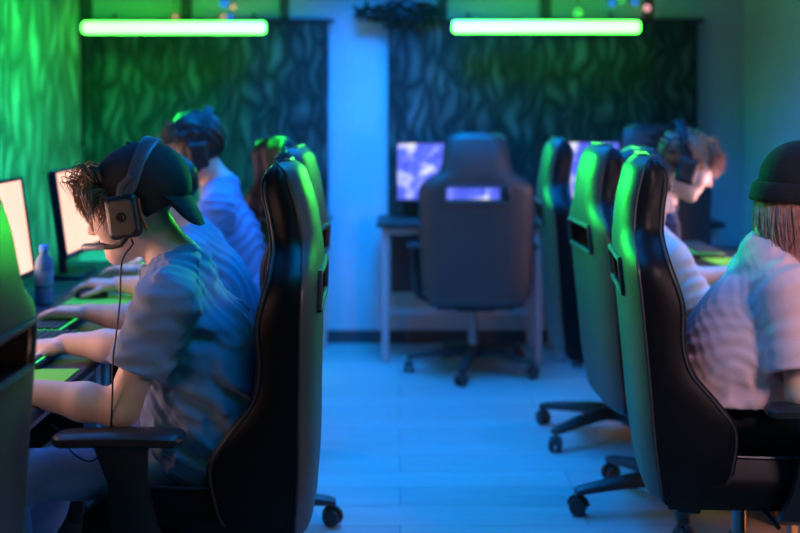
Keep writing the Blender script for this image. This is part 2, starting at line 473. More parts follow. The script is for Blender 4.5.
# string of small bulbs in each window
def bulbs(label, x0, x1, spec):
    r = thing('string_light', label, 'string light', ((x0+x1)/2, YF-.03, 2.02), 0, 'small bulbs hung in the windows')
    L = (x1-x0)/2
    MB().tube([(-L+2*L*i/24, 0, .06-.0*math.sin(PI*i/24)) for i in range(25)], .004, 6).build('wire', M_plastic, r)
    for (px, py, col, rad) in spec:
        s = FPX/(YF-.03); x = (px-400)/s-(x0+x1)/2; z = CAMZ-(py-HOR)/s-2.02
        MB().tube([(x, 0, .06), (x, 0, z+rad)], .002, 5).build('bulb_lead', M_plastic, r)
        prof = [(rad*math.sin(PI*(i+.02)/8.04), -rad*math.cos(PI*(i+.02)/8.04)) for i in range(9)]
        m = mat('bulb_%s' % col[0], col[1], .4, emit=col[1], estr=col[2])
        MB().lathe(prof, (x, 0, z), 12).build('bulb', m, r)
ORA = ('orange', (1, .4, .25), .7); BLU = ('blue', (.02, .2, 1), .9); PNK = ('pink', (1, .35, .45), 1.2); LIM = ('lime', (.15, 1, .2), .5)
bulbs('string of tiny orange and blue bulbs in the left window above the tube', -1.8, -.7, [(175, 17, ORA, .018), (223, 17, ORA, .018), (230, 18, BLU, .022), (224, 3, BLU, .026), (233, 7, ORA, .018)])
bulbs('string of tiny pink, blue and lime bulbs in the right window above the tube', .26, 1.5, [(647, 8, PNK, .022), (578, 13, LIM, .03), (612, 3, BLU, .022), (635, 2, BLU, .02), (622, 0, LIM, .02)])
# dark leafy garland at the top of the right curtain
g = MB(); random.seed(3)
g.tube([(-.22+.045*i, .01*math.sin(i), .02*math.sin(i*1.3)) for i in range(11)], .006, 6)
for i in range(420):
    x = random.uniform(-.24, .24); c = Vector((x, random.uniform(-.06, .04), random.gauss(0, .032)*(1.2-2.5*abs(x))))
    d = Vector((random.uniform(-1, 1), random.uniform(-.6, .3), random.uniform(-.8, .6))).normalized(); n = d.orthogonal().normalized(); l = random.uniform(.03, .055)
    wv = d.cross(n)*l*.28
    g.add([c, c+d*l*.5+wv+n*.004, c+d*l, c+d*l*.5-wv+n*.004, c+d*l*.5-n*.003], [(0, 1, 4), (1, 2, 4), (2, 3, 4), (3, 0, 4), (0, 3, 1), (1, 3, 2)])
go = g.build('leafy_garland', M_leaf); go.location = (.0, YF-.10, 1.935)
tag(go, 'dark leafy garland on the left end of the right curtain rod', 'garland')

# ------------------------------------------------------------------ desks
def desk(name, label, group, x0, x1, y0, y1, z, m=M_desk, legs=True, bar=False, th=.028):
    cx, cy = (x0+x1)/2, (y0+y1)/2; hx, hy = (x1-x0)/2, (y1-y0)/2
    r = thing(name, label, 'desk', (cx, cy, 0), 0, group)
    MB().box((0, 0, z-th/2), (hx-.002, hy-.002, th/2), .005).build('desk_top', m, r)
    for sx in (-1, 1):
        for sy in (-1, 1):
            MB().box((sx*(hx-.05), sy*(hy-.05), (z-th)/2+.003), (.02, .02, (z-th)/2-.003), .003).build('leg', M_steel, r)
    b = MB()
    b.box((0, hy-.05, z-.09), (hx-.07, .012, .02), .003); b.box((0, -hy+.05, z-.05), (hx-.07, .012, .02), .003)
    for sx in (-1, 1): b.box((sx*(hx-.05), 0, z-.05), (.012, hy-.07, .02), .003)
    if bar: b.box((0, -.02, .245), (hx-.07, .012, .02), .003)
    b.build('frame_rail', M_steel, r)
    if bar: MB().box((0, hy-.1, z-.26), (hx-.08, .008, .17), .002).build('modesty_panel', M_desk, r)
    return r
LDZ, RDZ, FDZ = .70, .74, .76
GL, GR, GF = 'desks along the left wall', 'desks along the right wall', 'desks along the far wall'
for (y0, y1, lb) in ((1.48, 2.39, 'black desk in the left row beside the nearest empty chair'), (2.39, 3.30, 'black desk in the left row in front of the boy in the backward cap'),
                     (3.30, 4.21, 'black desk in the left row under the screen with the water bottle beside it'), (4.21, 5.12, 'black desk at the far end of the left row')):
    desk('gaming_desk', lb, GL, -1.60, -.82, y0, y1, LDZ)
for (y0, y1, lb) in ((1.71, 2.62, 'black desk at the near end of the right row'), (2.62, 3.53, 'black desk in the right row in front of the person in the beanie'), (3.53, 4.44, 'black desk in the right row in front of the dark-haired person in white'),
                     (4.44, 5.35, 'black desk at the far end of the right row with the lime mouse mat')):
    desk('gaming_desk', lb, GR, 1.18, 1.92, y0, y1, RDZ)
desk('far_desk', 'dark desk on grey steel legs at the far wall behind the centre empty chair', GF, -.13, .80, 6.20, 6.66, FDZ, bar=True)
desk('far_desk', 'dark desk on grey steel legs at the far wall near the right corner', GF, .82, 1.76, 6.20, 6.66, FDZ, bar=True)
desk('far_desk', 'dark desk on grey steel legs at the far wall under the left curtain', GF, -1.32, -.39, 6.20, 6.66, FDZ, bar=True)

# ------------------------------------------------------------------ monitors
def monitor(label, x, y, z, rz, screen, w=.54, h=.345, z0=.095, tilt=8, group=None):
    r = thing('monitor', label, 'monitor', (x, y, z), rz, group)       # screen faces local -Y
    R = Matrix.Rotation(math.radians(-tilt), 3, 'X'); c = Vector((0, 0, z0+h/2))
    bz = MB()
    for sx in (-1, 1): bz.box(c+R @ Vector((sx*(w/2-.005), 0, 0)), (.006, .012, h/2), .002, R)
    bz.box(c+R @ Vector((0, 0, h/2-.005)), (w/2-.011, .012, .006), .002, R)
    bz.box(c+R @ Vector((0, 0, -h/2+.009)), (w/2-.011, .012, .010), .002, R)
    bz.build('bezel', M_plastic, r)
    MB().box(c+R @ Vector((0, -.0035, .004)), (w/2-.011, .003, h/2-.015), .0005, R).build('screen', screen, r, False)
    bk = MB(); bk.box(c+R @ Vector((0, .014, 0)), (w/2-.004, .010, h/2-.004), .006, R); bk.box(c+R @ Vector((0, .028, 0)), (w/4, .012, h/4), .008, R)
    bk.build('rear_housing', M_plastic, r)
    MB().tube([(0, .06, .012), (0, .065, .08), (0, .055, z0+h*.4)], .018, 10).build('stand_neck', M_plastic, r)
    MB().box((0, .04, .007), (.12, .085, .007), .005).build('stand_base', M_plastic, r)
    return r
GML, GMR, GMF = 'monitors on the left row', 'monitors on the right row', 'monitors on the far wall desks'
monitor('peach monitor at the left picture edge, beside the water bottle', -1.31, 3.76, LDZ, PI/2, S_peach, group=GML)
monitor('peach monitor directly behind the fringe of the boy in the cap', -1.31, 4.68, LDZ, PI/2, S_peach, group=GML)
monitor('monitor in front of the boy in the backward cap, screen pale peach', -1.29, 2.85, LDZ, PI/2, S_peach, group=GML)
monitor('monitor on the left row desk nearest the camera', -1.31, 1.92, LDZ, PI/2, S_peach, group=GML)
for y, lb in ((2.16, 'monitor on the right row desk nearest the camera'), (3.08, 'monitor in front of the person in the beanie'), (3.98, 'monitor in front of the dark-haired person in the white shirt'), (4.9, 'monitor at the far end of the right row')):
    monitor(lb, 1.66, y, RDZ, -PI/2, S_pink, group=GMR)
monitor('blue game screen half hidden behind the centre empty chair', .275, 6.5, FDZ, 0, S_blue, w=.60, h=.345, z0=.085, tilt=4, group=GMF)
monitor('blue game screen seen between the right row chairs', 1.19, 6.5, FDZ, 0, S_blue, w=.60, h=.345, z0=.09, tilt=4, group=GMF)

# ------------------------------------------------------------------ keyboards, mice, mats, bottle, towers
def keyboard(label, x, y, z, rz):
    r = thing('keyboard', label, 'keyboard', (x, y, z), rz, 'gaming keyboards')
    MB().box((0, 0, .010), (.21, .065, .010), .004).build('keyboard_case', M_plastic, r)
    k = MB(); gl = MB()
    for i in range(5):
        for j in range(15): k.box((-.19+.027*j, -.045+.0225*i, .024), (.0115, .0095, .0045), .002)
    k.build('keycaps', M_key, r); gl.box((0, 0, .0205), (.204, .06, .0006), .0001); gl.build('backlight', M_keyglow, r, False)
def mousepad(label, x, y, z, rz):
    o = MB().box((0, 0, .0025), (.115, .14, .0022), .001).build('mouse_mat', M_lime); o.location = (x, y, z); o.rotation_euler = (0, 0, rz)
    tag(o, label, 'mouse mat', 'lime mouse mats')
def mouse(label, x, y, z, rz):
    r = thing('mouse', label, 'mouse', (x, y, z+.0052), rz, 'computer mice')
    loops = []
    for i in range(9):
        t = i/8; yy = -.058+.116*t; wd = .031*math.sqrt(max(.02, 1-(2*t-1)**4)); hh = .036*math.sqrt(max(.03, 1-(1.7*t-.95)**2*.9))
        loops.append([(wd*math.cos(a), yy, hh*max(0, math.sin(a))**.8) for a in [PI*k/10 for k in range(11)]])
    MB().loft(loops, True).build('mouse_shell', M_plastic, r)
    MB().lathe([(.008, -.004), (.010, -.002), (.010, .002), (.008, .004)], (0, .03, .032), 12, Matrix.Rotation(PI/2, 3, 'Y')).build('scroll_wheel', M_keyglow, r)
keyboard('black keyboard with green backlight under the far hand of the boy in the cap', -1.0, 3.18, LDZ, PI/2)
keyboard('black keyboard with green backlight under the near hand of the second player on the left', -1.07, 3.62, LDZ, PI/2)
keyboard('black keyboard with green backlight below the screen behind the capped boy', -1.08, 4.55, LDZ, PI/2)
mousepad('lime mouse mat on the desk between the arms of the boy in the cap', -.945, 2.84, LDZ, .0)
mousepad('lime mouse mat under the far hand of the second player on the left', -1.05, 4.02, LDZ, 0)
mousepad('lime mouse mat at the far end of the left row of desks', -1.02, 4.94, LDZ, .1)
mousepad('lime mouse mat at the far end of the right row of desks', 1.40, 4.74, RDZ, .1)
mouse('black mouse under the far hand of the second player on the left', -1.10, 4.10, LDZ, PI/2)
mouse('black mouse on the mat at the far end of the right row', 1.46, 4.74, RDZ, -PI/2)
keyboard('black keyboard with green backlight on the far right row desk', 1.32, 5.10, RDZ, -PI/2)
keyboard('black keyboard with green backlight in front of the dark-haired person in white', 1.38, 3.92, RDZ, -PI/2)
bt = thing('water_bottle', 'blue plastic water bottle standing on the left desk between two peach screens', 'bottle', A(44, 300, 3.98))
bt.location.z = LDZ
MB().lathe([(.026, 0), (.031, .004), (.031, .05), (.029, .055), (.031, .06), (.031, .13), (.027, .155), (.013, .178), (.012, .186)], (0, 0, 0), 20).build('bottle_body', M_bottle, bt)
MB().lathe([(.015, .184), (.016, .187), (.016, .203), (.014, .206)], (0, 0, 0), 16).build('bottle_cap', mat('blue_cap', (.03, .25, .8), .4), bt)
MB().lathe([(.0315, .07), (.0318, .072), (.0318, .118), (.0315, .12)], (0, 0, 0), 20).build('bottle_label', mat('bottle_label', (.08, .22, .42), .5), bt)

def tower(label, x, y, rz, led_m):
    r = thing('computer_tower', label, 'computer', (x, y, 0), rz, 'computer towers under the desks')     # front faces local -Y
    MB().box((0, 0, .235), (.10, .21, .215), .008).build('case', M_plastic, r)
    for sx in (-1, 1):
        for sy in (-1, 1): MB().lathe([(.014, .002), (.017, .010), (.017, .022)], (sx*.07, sy*.16, 0), 10).build('foot', M_dark, r)
    MB().box((0, -.212, .235), (.09, .004, .2), .002).build('front_panel', M_dark, r)
    for zz in (.12, .25, .38):
        ring = MB(); pts = [(.055*math.cos(2*PI*i/24), -.219, zz+.055*math.sin(2*PI*i/24)) for i in range(25)]
        ring.tube(pts, .006, 6, False); o = ring.build('fan_ring', led_m, r)
        bl = MB()
        for k in range(7):
            a = 2*PI*k/7
            bl.box((.028*math.cos(a), -.217, zz+.028*math.sin(a)), (.020, .002, .006), .001, Matrix.Rotation(-a, 3, 'Y'))
        bl.build('fan_blades', M_plastic, o)
tower('computer tower with green fan rings under the left row, beside the second player', -1.10, 4.04, PI/2, M_fang)
tower('computer tower with orange fan rings under the far end of the left row', -1.25, 4.98, PI/2, M_fano)
tower('computer tower with orange fan rings under the far right row desk', 1.66, 5.17, -PI/2, M_fano)
tower('computer tower with green fan rings under the right row, behind the middle chair', 1.62, 4.30, -PI/2, M_fang)
tower('computer tower with orange fan rings under the right row, nearest the beanie', 1.62, 3.45, -PI/2, M_fano)

# ------------------------------------------------------------------ the gaming chair
def make_chair(name, label, group):
    root = thing(name, label, 'chair', (0, 0, 0), 0, group)
    PIV = (0, -.27, .38)                                        # hinge of the backrest
    wz = interp([(.375, .215), (.39, .232), (.45, .258), (.6, .272), (.8, .28), (.93, .284), (.985, .275), (1.02, .24), (1.055, .185), (1.10, .166), (1.18, .155), (1.225, .142), (1.245, .125), (1.255, .10)])
    yr = interp([(.375, .03), (.39, .012), (.45, 0), (.5, -.006), (.7, -.018), (.9, -.03), (1.0, -.036), (1.1, -.03), (1.2, -.008), (1.235, .006), (1.255, .03)])
    ct = interp([(.375, .04), (.39, .075), (.5, .11), (.65, .10), (.8, .08), (.9, .07), (1.0, .07), (1.1, .078), (1.2, .075), (1.235, .055), (1.255, .022)])
    dz = interp([(.375, .06), (.39, .13), (.42, .185), (.5, .232), (.57, .245), (.64, .205), (.72, .148), (.8, .135), (.88, .142), (.95, .13), (1.0, .118), (1.06, .112), (1.15, .112), (1.21, .10), (1.238, .07), (1.255, .026)])
    zs = [.375, .379, .385, .392, .40, .41, .425]+list(np.linspace(.445, .905, 24))+list(np.linspace(.92, .975, 4))+[.99]+list(np.linspace(1.004, 1.21, 15))+[1.22, 1.229, 1.237, 1.244, 1.25, 1.2535, 1.255]
    ur = [-1, -.95, -.86, -.72, -.58, -.42, -.25, -.08, .08, .25, .42, .58, .72, .86, .95, 1]
    uf = [1.0, .985, .95, .9, .84, .78, .72, .65, .58, .42, .25, .08, -.08, -.25, -.42, -.58, -.65, -.72, -.78, -.84, -.9, -.95, -.985, -1.0]
    SW = 5
    def rearp(u, z): return (u*wz(z), yr(z)+.034*abs(u)**5, z)
    def frontp(u, z):
        a = abs(u)
        g = sstep(.52, .90, a); y = ct(z)+(dz(z)-ct(z))*g
        y -= .022*max(0, (a-.93)/.07)**2*min(1, dz(z)/.1)
        return (u*wz(z)*.985, yr(z)+y+.006*math.cos(min(1, a/.5)*PI/2), z)
    def hole(i): return .904 < zs[i] and zs[i+1] < .9905
    rear = MB(); front = MB()
    nr, nf = len(ur), len(uf)
    rv = [(x-PIV[0], y, z-PIV[2]) for z in zs for (x, y, _) in [rearp(u, z) for u in ur]]
    rf = [(i*nr+j, i*nr+j+1, (i+1)*nr+j+1, (i+1)*nr+j) for i in range(len(zs)-1) for j in range(nr-1) if not (hole(i) and abs(ur[j]+ur[j+1])/2 < .58)]
    rear.add(rv, rf)
    fv = []; wid = nf+2*SW
    for z in zs:
        row = []
        for sgn in (1, -1):
            pass
        p0, p1 = rearp(1, z), frontp(1, z)
        for k in range(SW):
            t = k/SW; row.append((p0[0]+(p1[0]-p0[0])*t+.010*math.sin(PI*t), p0[1]+(p1[1]-p0[1])*t, z))
        row += [frontp(u, z) for u in uf]
        p0, p1 = frontp(-1, z), rearp(-1, z)
        for k in range(1, SW+1):
            t = k/SW; row.append((p0[0]+(p1[0]-p0[0])*t-.010*math.sin(PI*t), p0[1]+(p1[1]-p0[1])*t, z))
        fv += [(x, y, zz-PIV[2]) for x, y, zz in row]
    def isf(j): 
        a, b = j-SW, j+1-SW
        return 0 <= a and b < nf and abs(uf[a]+uf[b])/2 < .58
    ff = [(i*wid+j, i*wid+j+1, (i+1)*wid+j+1, (i+1)*wid+j) for i in range(len(zs)-1) for j in range(wid-1) if not (hole(i) and isf(j))]
    front.add(fv, ff)
    hz = [i for i, z in enumerate(zs) if .904 < z < .9905]
    z0, z1 = zs[hz[0]], zs[hz[-1]]
    ring = [(-.58, zs[i]) for i in hz]+[(u, z1) for u in (-.42, -.25, -.08, .08, .25, .42)]+[(.58, zs[i]) for i in hz[::-1]]+[(u, z0) for u in (.42, .25, .08, -.08, -.25, -.42)]
    lr = []
    for t in (0, .33, .66, 1):
        lr.append([tuple(np.array(rearp(u, z))*(1-t)+np.array(frontp(u, z))*t-np.array((0, 0, PIV[2]))) for u, z in ring])
    front.loft(lr, cap=False)
    for z in (zs[0], zs[-1]):
        lp = [rearp(u, z) for u in ur]+[frontp(u, z) for u in uf]
        front.add([(x, y, q-PIV[2]) for x, y, q in lp], [tuple(range(len(lp)))])
    bo = front.build('backrest', M_leather, root); bo.location = PIV
    ro = rear.build('back_panel', M_shell, root); ro.location = PIV
    pp = MB()
    for sg in (-1, 1):
        pts = [rearp(sg, z) for z in zs]; pp.tube([(x, y, z-PIV[2]) for x, y, z in pts], .0042, 6)
        pts = [frontp(sg*.985, z) for z in zs[3:-7]]; pp.tube([(x+sg*.001, y+.002, z-PIV[2]) for x, y, z in pts], .0036, 6)
    pts = [rearp(u, zs[-1]) for u in ur]; pp.tube([(x, y, z-PIV[2]) for x, y, z in pts], .0042, 6)
    for u_ in (.52,):
        for sg in (-1, 1):
            pts = [frontp(sg*u_, z) for z in zs if z < .90]; pp.tube([(x, y, z-PIV[2]) for x, y, z in pts], .003, 6)
    po = pp.build('piping', M_piping, root); po.location = PIV
    tr = MB()
    rr = [np.array(rearp(u*.985, z))-np.array((0, .003, PIV[2])) for u, z in ring]; tr.tube(rr+[rr[0]], .0075, 8, False)
    fr = [np.array(frontp(u*.985, z))+np.array((0, .003, -PIV[2])) for u, z in ring]; tr.tube(fr+[fr[0]], .0075, 8, False)
    to = tr.build('slot_trim', M_piping, root); to.location = PIV
    # seat
    loops = []; lines = {1: [], -1: []}
    for k in range(19):
        t = k/18; y = -.215+.50*t
        hw = .255*(1-.12*t)*math.sqrt(max(.05, 1-(max(0, t-.93)/.075)**2)) if t > .93 else .255*(1-.12*t)
        ztop = .455-.012*math.sin(PI*t)-.05*sstep(.8, 1, t)**1.5
        bol = .062*(1-sstep(.65, 1, t)*.7); zb = .375+.02*sstep(.85, 1, t)
        top = []
        for u in np.linspace(-1, 1, 25):
            a = abs(u); g = sstep(.55, .84, a)
            zz = ztop+bol*g-.045*max(0, (a-.88)/.12)**2
            top.append((u*hw, y, zz))
        e = .02
        side_r = [(hw+.006, y, ztop+.0), (hw+.004, y, (ztop+zb)/2), (hw-e, y, zb)]
        bot = [(u*(hw-e), y, zb) for u in np.linspace(.8, -.8, 7)]
        side_l = [(-x, yy, z) for x, yy, z in side_r[::-1]]
        loops.append(top+side_r+bot+side_l)
        for sg in (1, -1):
            a = .90; lines[sg].append((sg*a*hw, y, ztop+bol-.045*(.02/.12)**2+.002))
    so = MB().loft(loops).build('seat', M_leather, root)
    pp = MB()
    for sg in (1, -1): pp.tube(lines[sg], .004, 6)
    pp.build('seat_piping', M_piping, root)
    # hinge plates, mechanism, column, base
    mech = MB().box((0, 0, .355), (.10, .13, .022), .006); mech.box((0, -.16, .365), (.20, .03, .012), .004)
    mech.build('tilt_mechanism', M_plastic, root)
    MB().tube([(.09, .03, .35), (.2, .04, .35), (.25, .05, .345)], .006, 8).build('tilt_lever', M_plastic, root)
    MB().lathe([(.026, .12), (.026, .24), (.018, .241), (.018, .34)], (0, 0, 0), 18).build('gas_column', M_chrome, root)
    st = MB(); st.lathe([(.035, .075), (.055, .085), (.055, .125), (.04, .14)], (0, 0, 0), 20)
    for k in range(5):
        a = 2*PI*k/5+.35
        lp = []
        for t, w_, zc_, hh in ((.03, .034, .112, .026), (.12, .030, .108, .022), (.22, .026, .098, .018), (.32, .022, .085, .014), (.35, .018, .08, .010)):
            cx, cy = t*math.cos(a), t*math.sin(a); px, py = -math.sin(a), math.cos(a)
            lp.append([(cx+px*w_*c, cy+py*w_*c, zc_+hh*d) for c, d in ((-1, -.8), (-1, .5), (-.6, 1), (.6, 1), (1, .5), (1, -.8), (.6, -1), (-.6, -1))])
        st.loft(lp)
    st.build('star_base', M_nylon, root)
    for k in range(5):
        a = 2*PI*k/5+.35; cx, cy = .34*math.cos(a), .34*math.sin(a); b = a+.9+k*1.1
        cs = MB(); ax = Vector((math.cos(b), math.sin(b), 0)); R = Matrix.Rotation(b, 3, 'Z') @ Matrix.Rotation(PI/2, 3, 'Y')
        for q in (-.016, .016):
            cs.lathe([(.020, -.009), (.028, -.007), (.030, 0), (.028, .007), (.020, .009)], (cx+ax.x*q, cy+ax.y*q, .031), 18, R)
        cs.tube([(cx, cy, .03), (cx, cy, .075)], .008, 8)
        arc = [(cx+ -ax.y*.033*math.cos(t), cy+ax.x*.033*math.cos(t), .033+.033*math.sin(t)) for t in np.linspace(0, PI, 9)]
        cs.tube(arc, .007, 6)
        cs.build('caster', M_nylon, root)
    for sg in (-1, 1):
        pad = MB(); lp = []
        for t in (0, .01, .03, .07, .2, .4, .6, .8, .93, .97, .99, 1):
            y = .008+.29*t; e = math.sqrt(max(.25, 1-(abs(2*t-1))**18)); hw = (.046-.006*t)*e
            zt = .648+.004*math.sin(PI*t)
            lp.append([(sg*.305+hw*c, y, zt+(.017*d if d < 0 else .012*d)*e) for c, d in ((-1, -.6), (-1, .4), (-.75, 1), (-.3, 1.1), (.3, 1.1), (.75, 1), (1, .4), (1, -.6), (.7, -1), (-.7, -1))])
        po = pad.loft(lp).build('armrest', M_plastic, root)
        ps = MB(); lp = []
        for t, (y, z, a_, b_) in enumerate(((.10, .345, .02, .05), (.10, .38, .022, .055), (.12, .45, .018, .05), (.135, .55, .016, .042), (.15, .635, .016, .06))):
            xx = sg*(.21 if t == 0 else (.285 if t == 1 else .305))
            lp.append([(xx+a_*c, y+b_*d, z) for c, d in ((-1, -.7), (-.7, -1), (.7, -1), (1, -.7), (1, .7), (.7, 1), (-.7, 1), (-1, .7))])
        ps.loft(lp).build('armrest_post', M_plastic, po)
    return root
GC = 'black gaming chairs'
def backtilt(root, deg):
    for c in root.children:
        if c.name.split('.')[0] in ('backrest', 'back_panel', 'piping', 'slot_trim'): c.rotation_euler = (math.radians(deg), 0, 0)
chair = make_chair('gaming_chair', 'black gaming chair the boy in the backward cap sits on', GC)
chair.location = (-.475, 2.86, 0); chair.rotation_euler = (0, 0, PI/2+math.radians(1))
ch = {}
def put(k, x, y, rz, label, tilt=0):
    ch[k] = dup(chair, (x, y, 0), rz, label, GC); backtilt(ch[k], tilt)
rd = math.radians
put('L0', -.98, 1.95, PI/2, 'empty black gaming chair cut by the left picture edge, nearest the camera')
put('L2', -.56, 3.76, PI/2-rd(5), 'black gaming chair of the left row directly behind the capped boy\'s chair')
put('L3', -.70, 4.66, PI/2+rd(32), 'black gaming chair of the left row under the royal blue tee player')
put('R1', .91, 3.09, -PI/2-rd(6), 'black gaming chair the person in the black beanie sits on', 2)
put('R2', .94, 3.96, -PI/2+rd(3), 'black gaming chair in the middle of the right row, dark-haired person in white on it', 2)
put('R3', .90, 4.82, -PI/2-rd(2), 'black gaming chair farthest back in the right row, under the player with headphones', 1)
put('F1', .385, 6.03, 0, 'empty black gaming chair seen squarely from behind at the centre far wall desk')
put('F2', 1.27, 6.02, 0, 'empty black gaming chair at the far wall, only its top showing behind the right row')
for c in ch['F2'].children:
    pass
backtilt(chair, -2.2)
def turn_base(root, deg):
    for c in root.children:
        if c.name.split('.')[0] in ('star_base', 'caster'): c.rotation_euler = (0, 0, math.radians(deg))
turn_base(ch['R2'], 41); turn_base(ch['R3'], 0); turn_base(ch['L2'], 45); turn_base(ch['F1'], 20)
for c in ch['F2'].children:
    n = c.name.split('.')[0]
    if n in ('star_base', 'caster'): continue
    if n == 'gas_column': c.scale = (1, 1, 1.13)
    else: c.location.z += .04

# ------------------------------------------------------------------ people
def frame(f, roll=0.0):
    f = nrm(f); up = vec(0, 0, 1); r = nrm(np.cross(f, up)); u = np.cross(r, f)
    if roll: r, u = r*math.cos(roll)+u*math.sin(roll), u*math.cos(roll)-r*math.sin(roll)
    return f, u, r                                   # forward, up, right
class Head:
    def __init__(s, c, f, k=1.0, roll=0.0):
        s.c = np.asarray(c, float); s.f, s.u, s.r = frame(f, roll); s.k = k
        s.R = np.stack([s.f, s.u, s.r])               # rows: world -> local (a, b, l)
    def p(s, a, b, l=0.0): return s.c+s.k*(a*s.f+b*s.u+l*s.r)
    def e(s, a, b, l, ra, rb, rl): return el(s.p(a, b, l), np.array((ra, rb, rl))*s.k, s.R)
    def c_(s, p0, p1, r0, r1): return rc(s.p(*p0), s.p(*p1), r0*s.k, r1*s.k)
def head_ops(H):
    o = [('u', H.e(-.012, .038, 0, .098, .088, .076), .0), ('u', H.e(.035, -.02, 0, .066, .095, .064), .03),
         ('u', H.e(.045, -.082, 0, .046, .036, .045), .03), ('u', H.c_((.07, -.106, .008), (.07, -.106, -.008), .019, .019), .03),
         ('u', H.c_((-.01, -.07, .048), (.06, -.098, .022), .018, .018), .025), ('u', H.c_((-.01, -.07, -.048), (.06, -.098, -.022), .018, .018), .025),
         ('u', H.c_((.082, .026, .036), (.082, .026, -.036), .014, .014), .02),
         ('u', H.e(.063, -.03, .04, .028, .024, .022), .025), ('u', H.e(.063, -.03, -.04, .028, .024, .022), .025)]
    for sg in (1, -1): o.append(('s', H.e(.102, .004, sg*.033, .016, .012, .019), .014))
    o += [('u', H.c_((.092, .014, 0), (.116, -.030, 0), .008, .0105), .014), ('u', H.e(.112, -.034, 0, .013, .010, .011), .008),
          ('u', H.e(.100, -.037, .010, .011, .008, .008), .006), ('u', H.e(.100, -.037, -.010, .011, .008, .008), .006),
          ('u', H.e(.092, -.066, 0, .011, .0065, .022), .006), ('u', H.e(.089, -.078, 0, .011, .007, .019), .006),
          ('s', H.e(.103, -.0715, 0, .008, .0016, .02), .004), ('s', H.e(.094, -.09, 0, .010, .006, .02), .01)]
    for sg in (1, -1):
        o += [('u', H.e(-.012, -.008, sg*.076, .026, .034, .010), .008), ('s', H.e(-.010, -.006, sg*.087, .014, .02, .006), .004)]
    return o
def hand_ops(W, d, n, t, curl=.5, k=1.0, spread=.12):
    """wrist W, finger direction d, palm-side normal n, thumb side t"""
    d = nrm(d); n = nrm(n-d*(n@d)); t = nrm(t-d*(t@d)-n*(t@n))
    R = np.stack([d, t, n])
    o = [('u', bx(W+d*.050*k, np.array((.048, .041, .0145))*k, R, .012*k), .02), ('u', el(W+d*.03*k+t*.026*k+n*.008*k, np.array((.034, .02, .017))*k, R), .015)]
    for i, (off, L) in enumerate(((.030, .068), (.010, .077), (-.011, .072), (-.030, .056))):
        p = W+d*(.092-.004*abs(i-1.3))*k+t*off*k; a = spread*(off/.03)
        dd = nrm(d+t*a); ang = 0
        for j, (fr, r0, r1) in enumerate(((.46, .0092, .0085), (.30, .0085, .0078), (.24, .0078, .0066))):
            ang += curl*(.55, .75, .5)[j]
            v = dd*math.cos(ang)+n*math.sin(ang); q = p+v*L*fr*k
            o.append(('u', rc(p, q, r0*k, r1*k), .006 if j == 0 else .003)); p = q
    p = W+d*.028*k+t*.034*k+n*.006*k
    for v, L, r0, r1 in ((d*.65+t*.65+n*.35, .036, .0125, .0105), (d*.9+t*.3+n*.35, .030, .0105, .0092), (d*.97+t*.05+n*.3, .022, .0092, .0075)):
        q = p+nrm(v)*L*k; o.append(('u', rc(p, q, r0*k, r1*k), .006)); p = q
    return o
def folds(A_, dirs, fr, ph=0.0):
    D = [nrm(x) for x in dirs]
    def f(P):
        w = P+.022*np.sin(P[:, [1, 2, 0]]*19+ph)+.012*np.sin(P[:, [2, 0, 1]]*43+2*ph)
        s = 0
        for i, d in enumerate(D): 
            x = np.sin((w@d)*fr*(1+.37*i)+ph*1.7+i*2.1)
            m = .5+.5*np.sin(P@np.roll(d, 1)*9+i*3+ph)
            s = s+(np.abs(x)**.7*np.sign(x))*m
        return A_*s/len(D)
    return f
def strands(name, items, m, parent, n=3):
    mb = MB()
    for pts, r in items:
        k = len(pts); mb.tube(pts, [r*(.75+.25*min(1, i/1.0))*(1-.92*(i/(k-1))**1.6) for i in range(k)], n, False)
    o = mb.build(name, m, parent)
    if parent is not None: o.matrix_parent_inverse = Matrix.Translation(parent.location).inverted()
    return o
def child(o, parent):
    o.parent = parent; o.matrix_parent_inverse = Matrix.Translation(parent.location).inverted(); return o

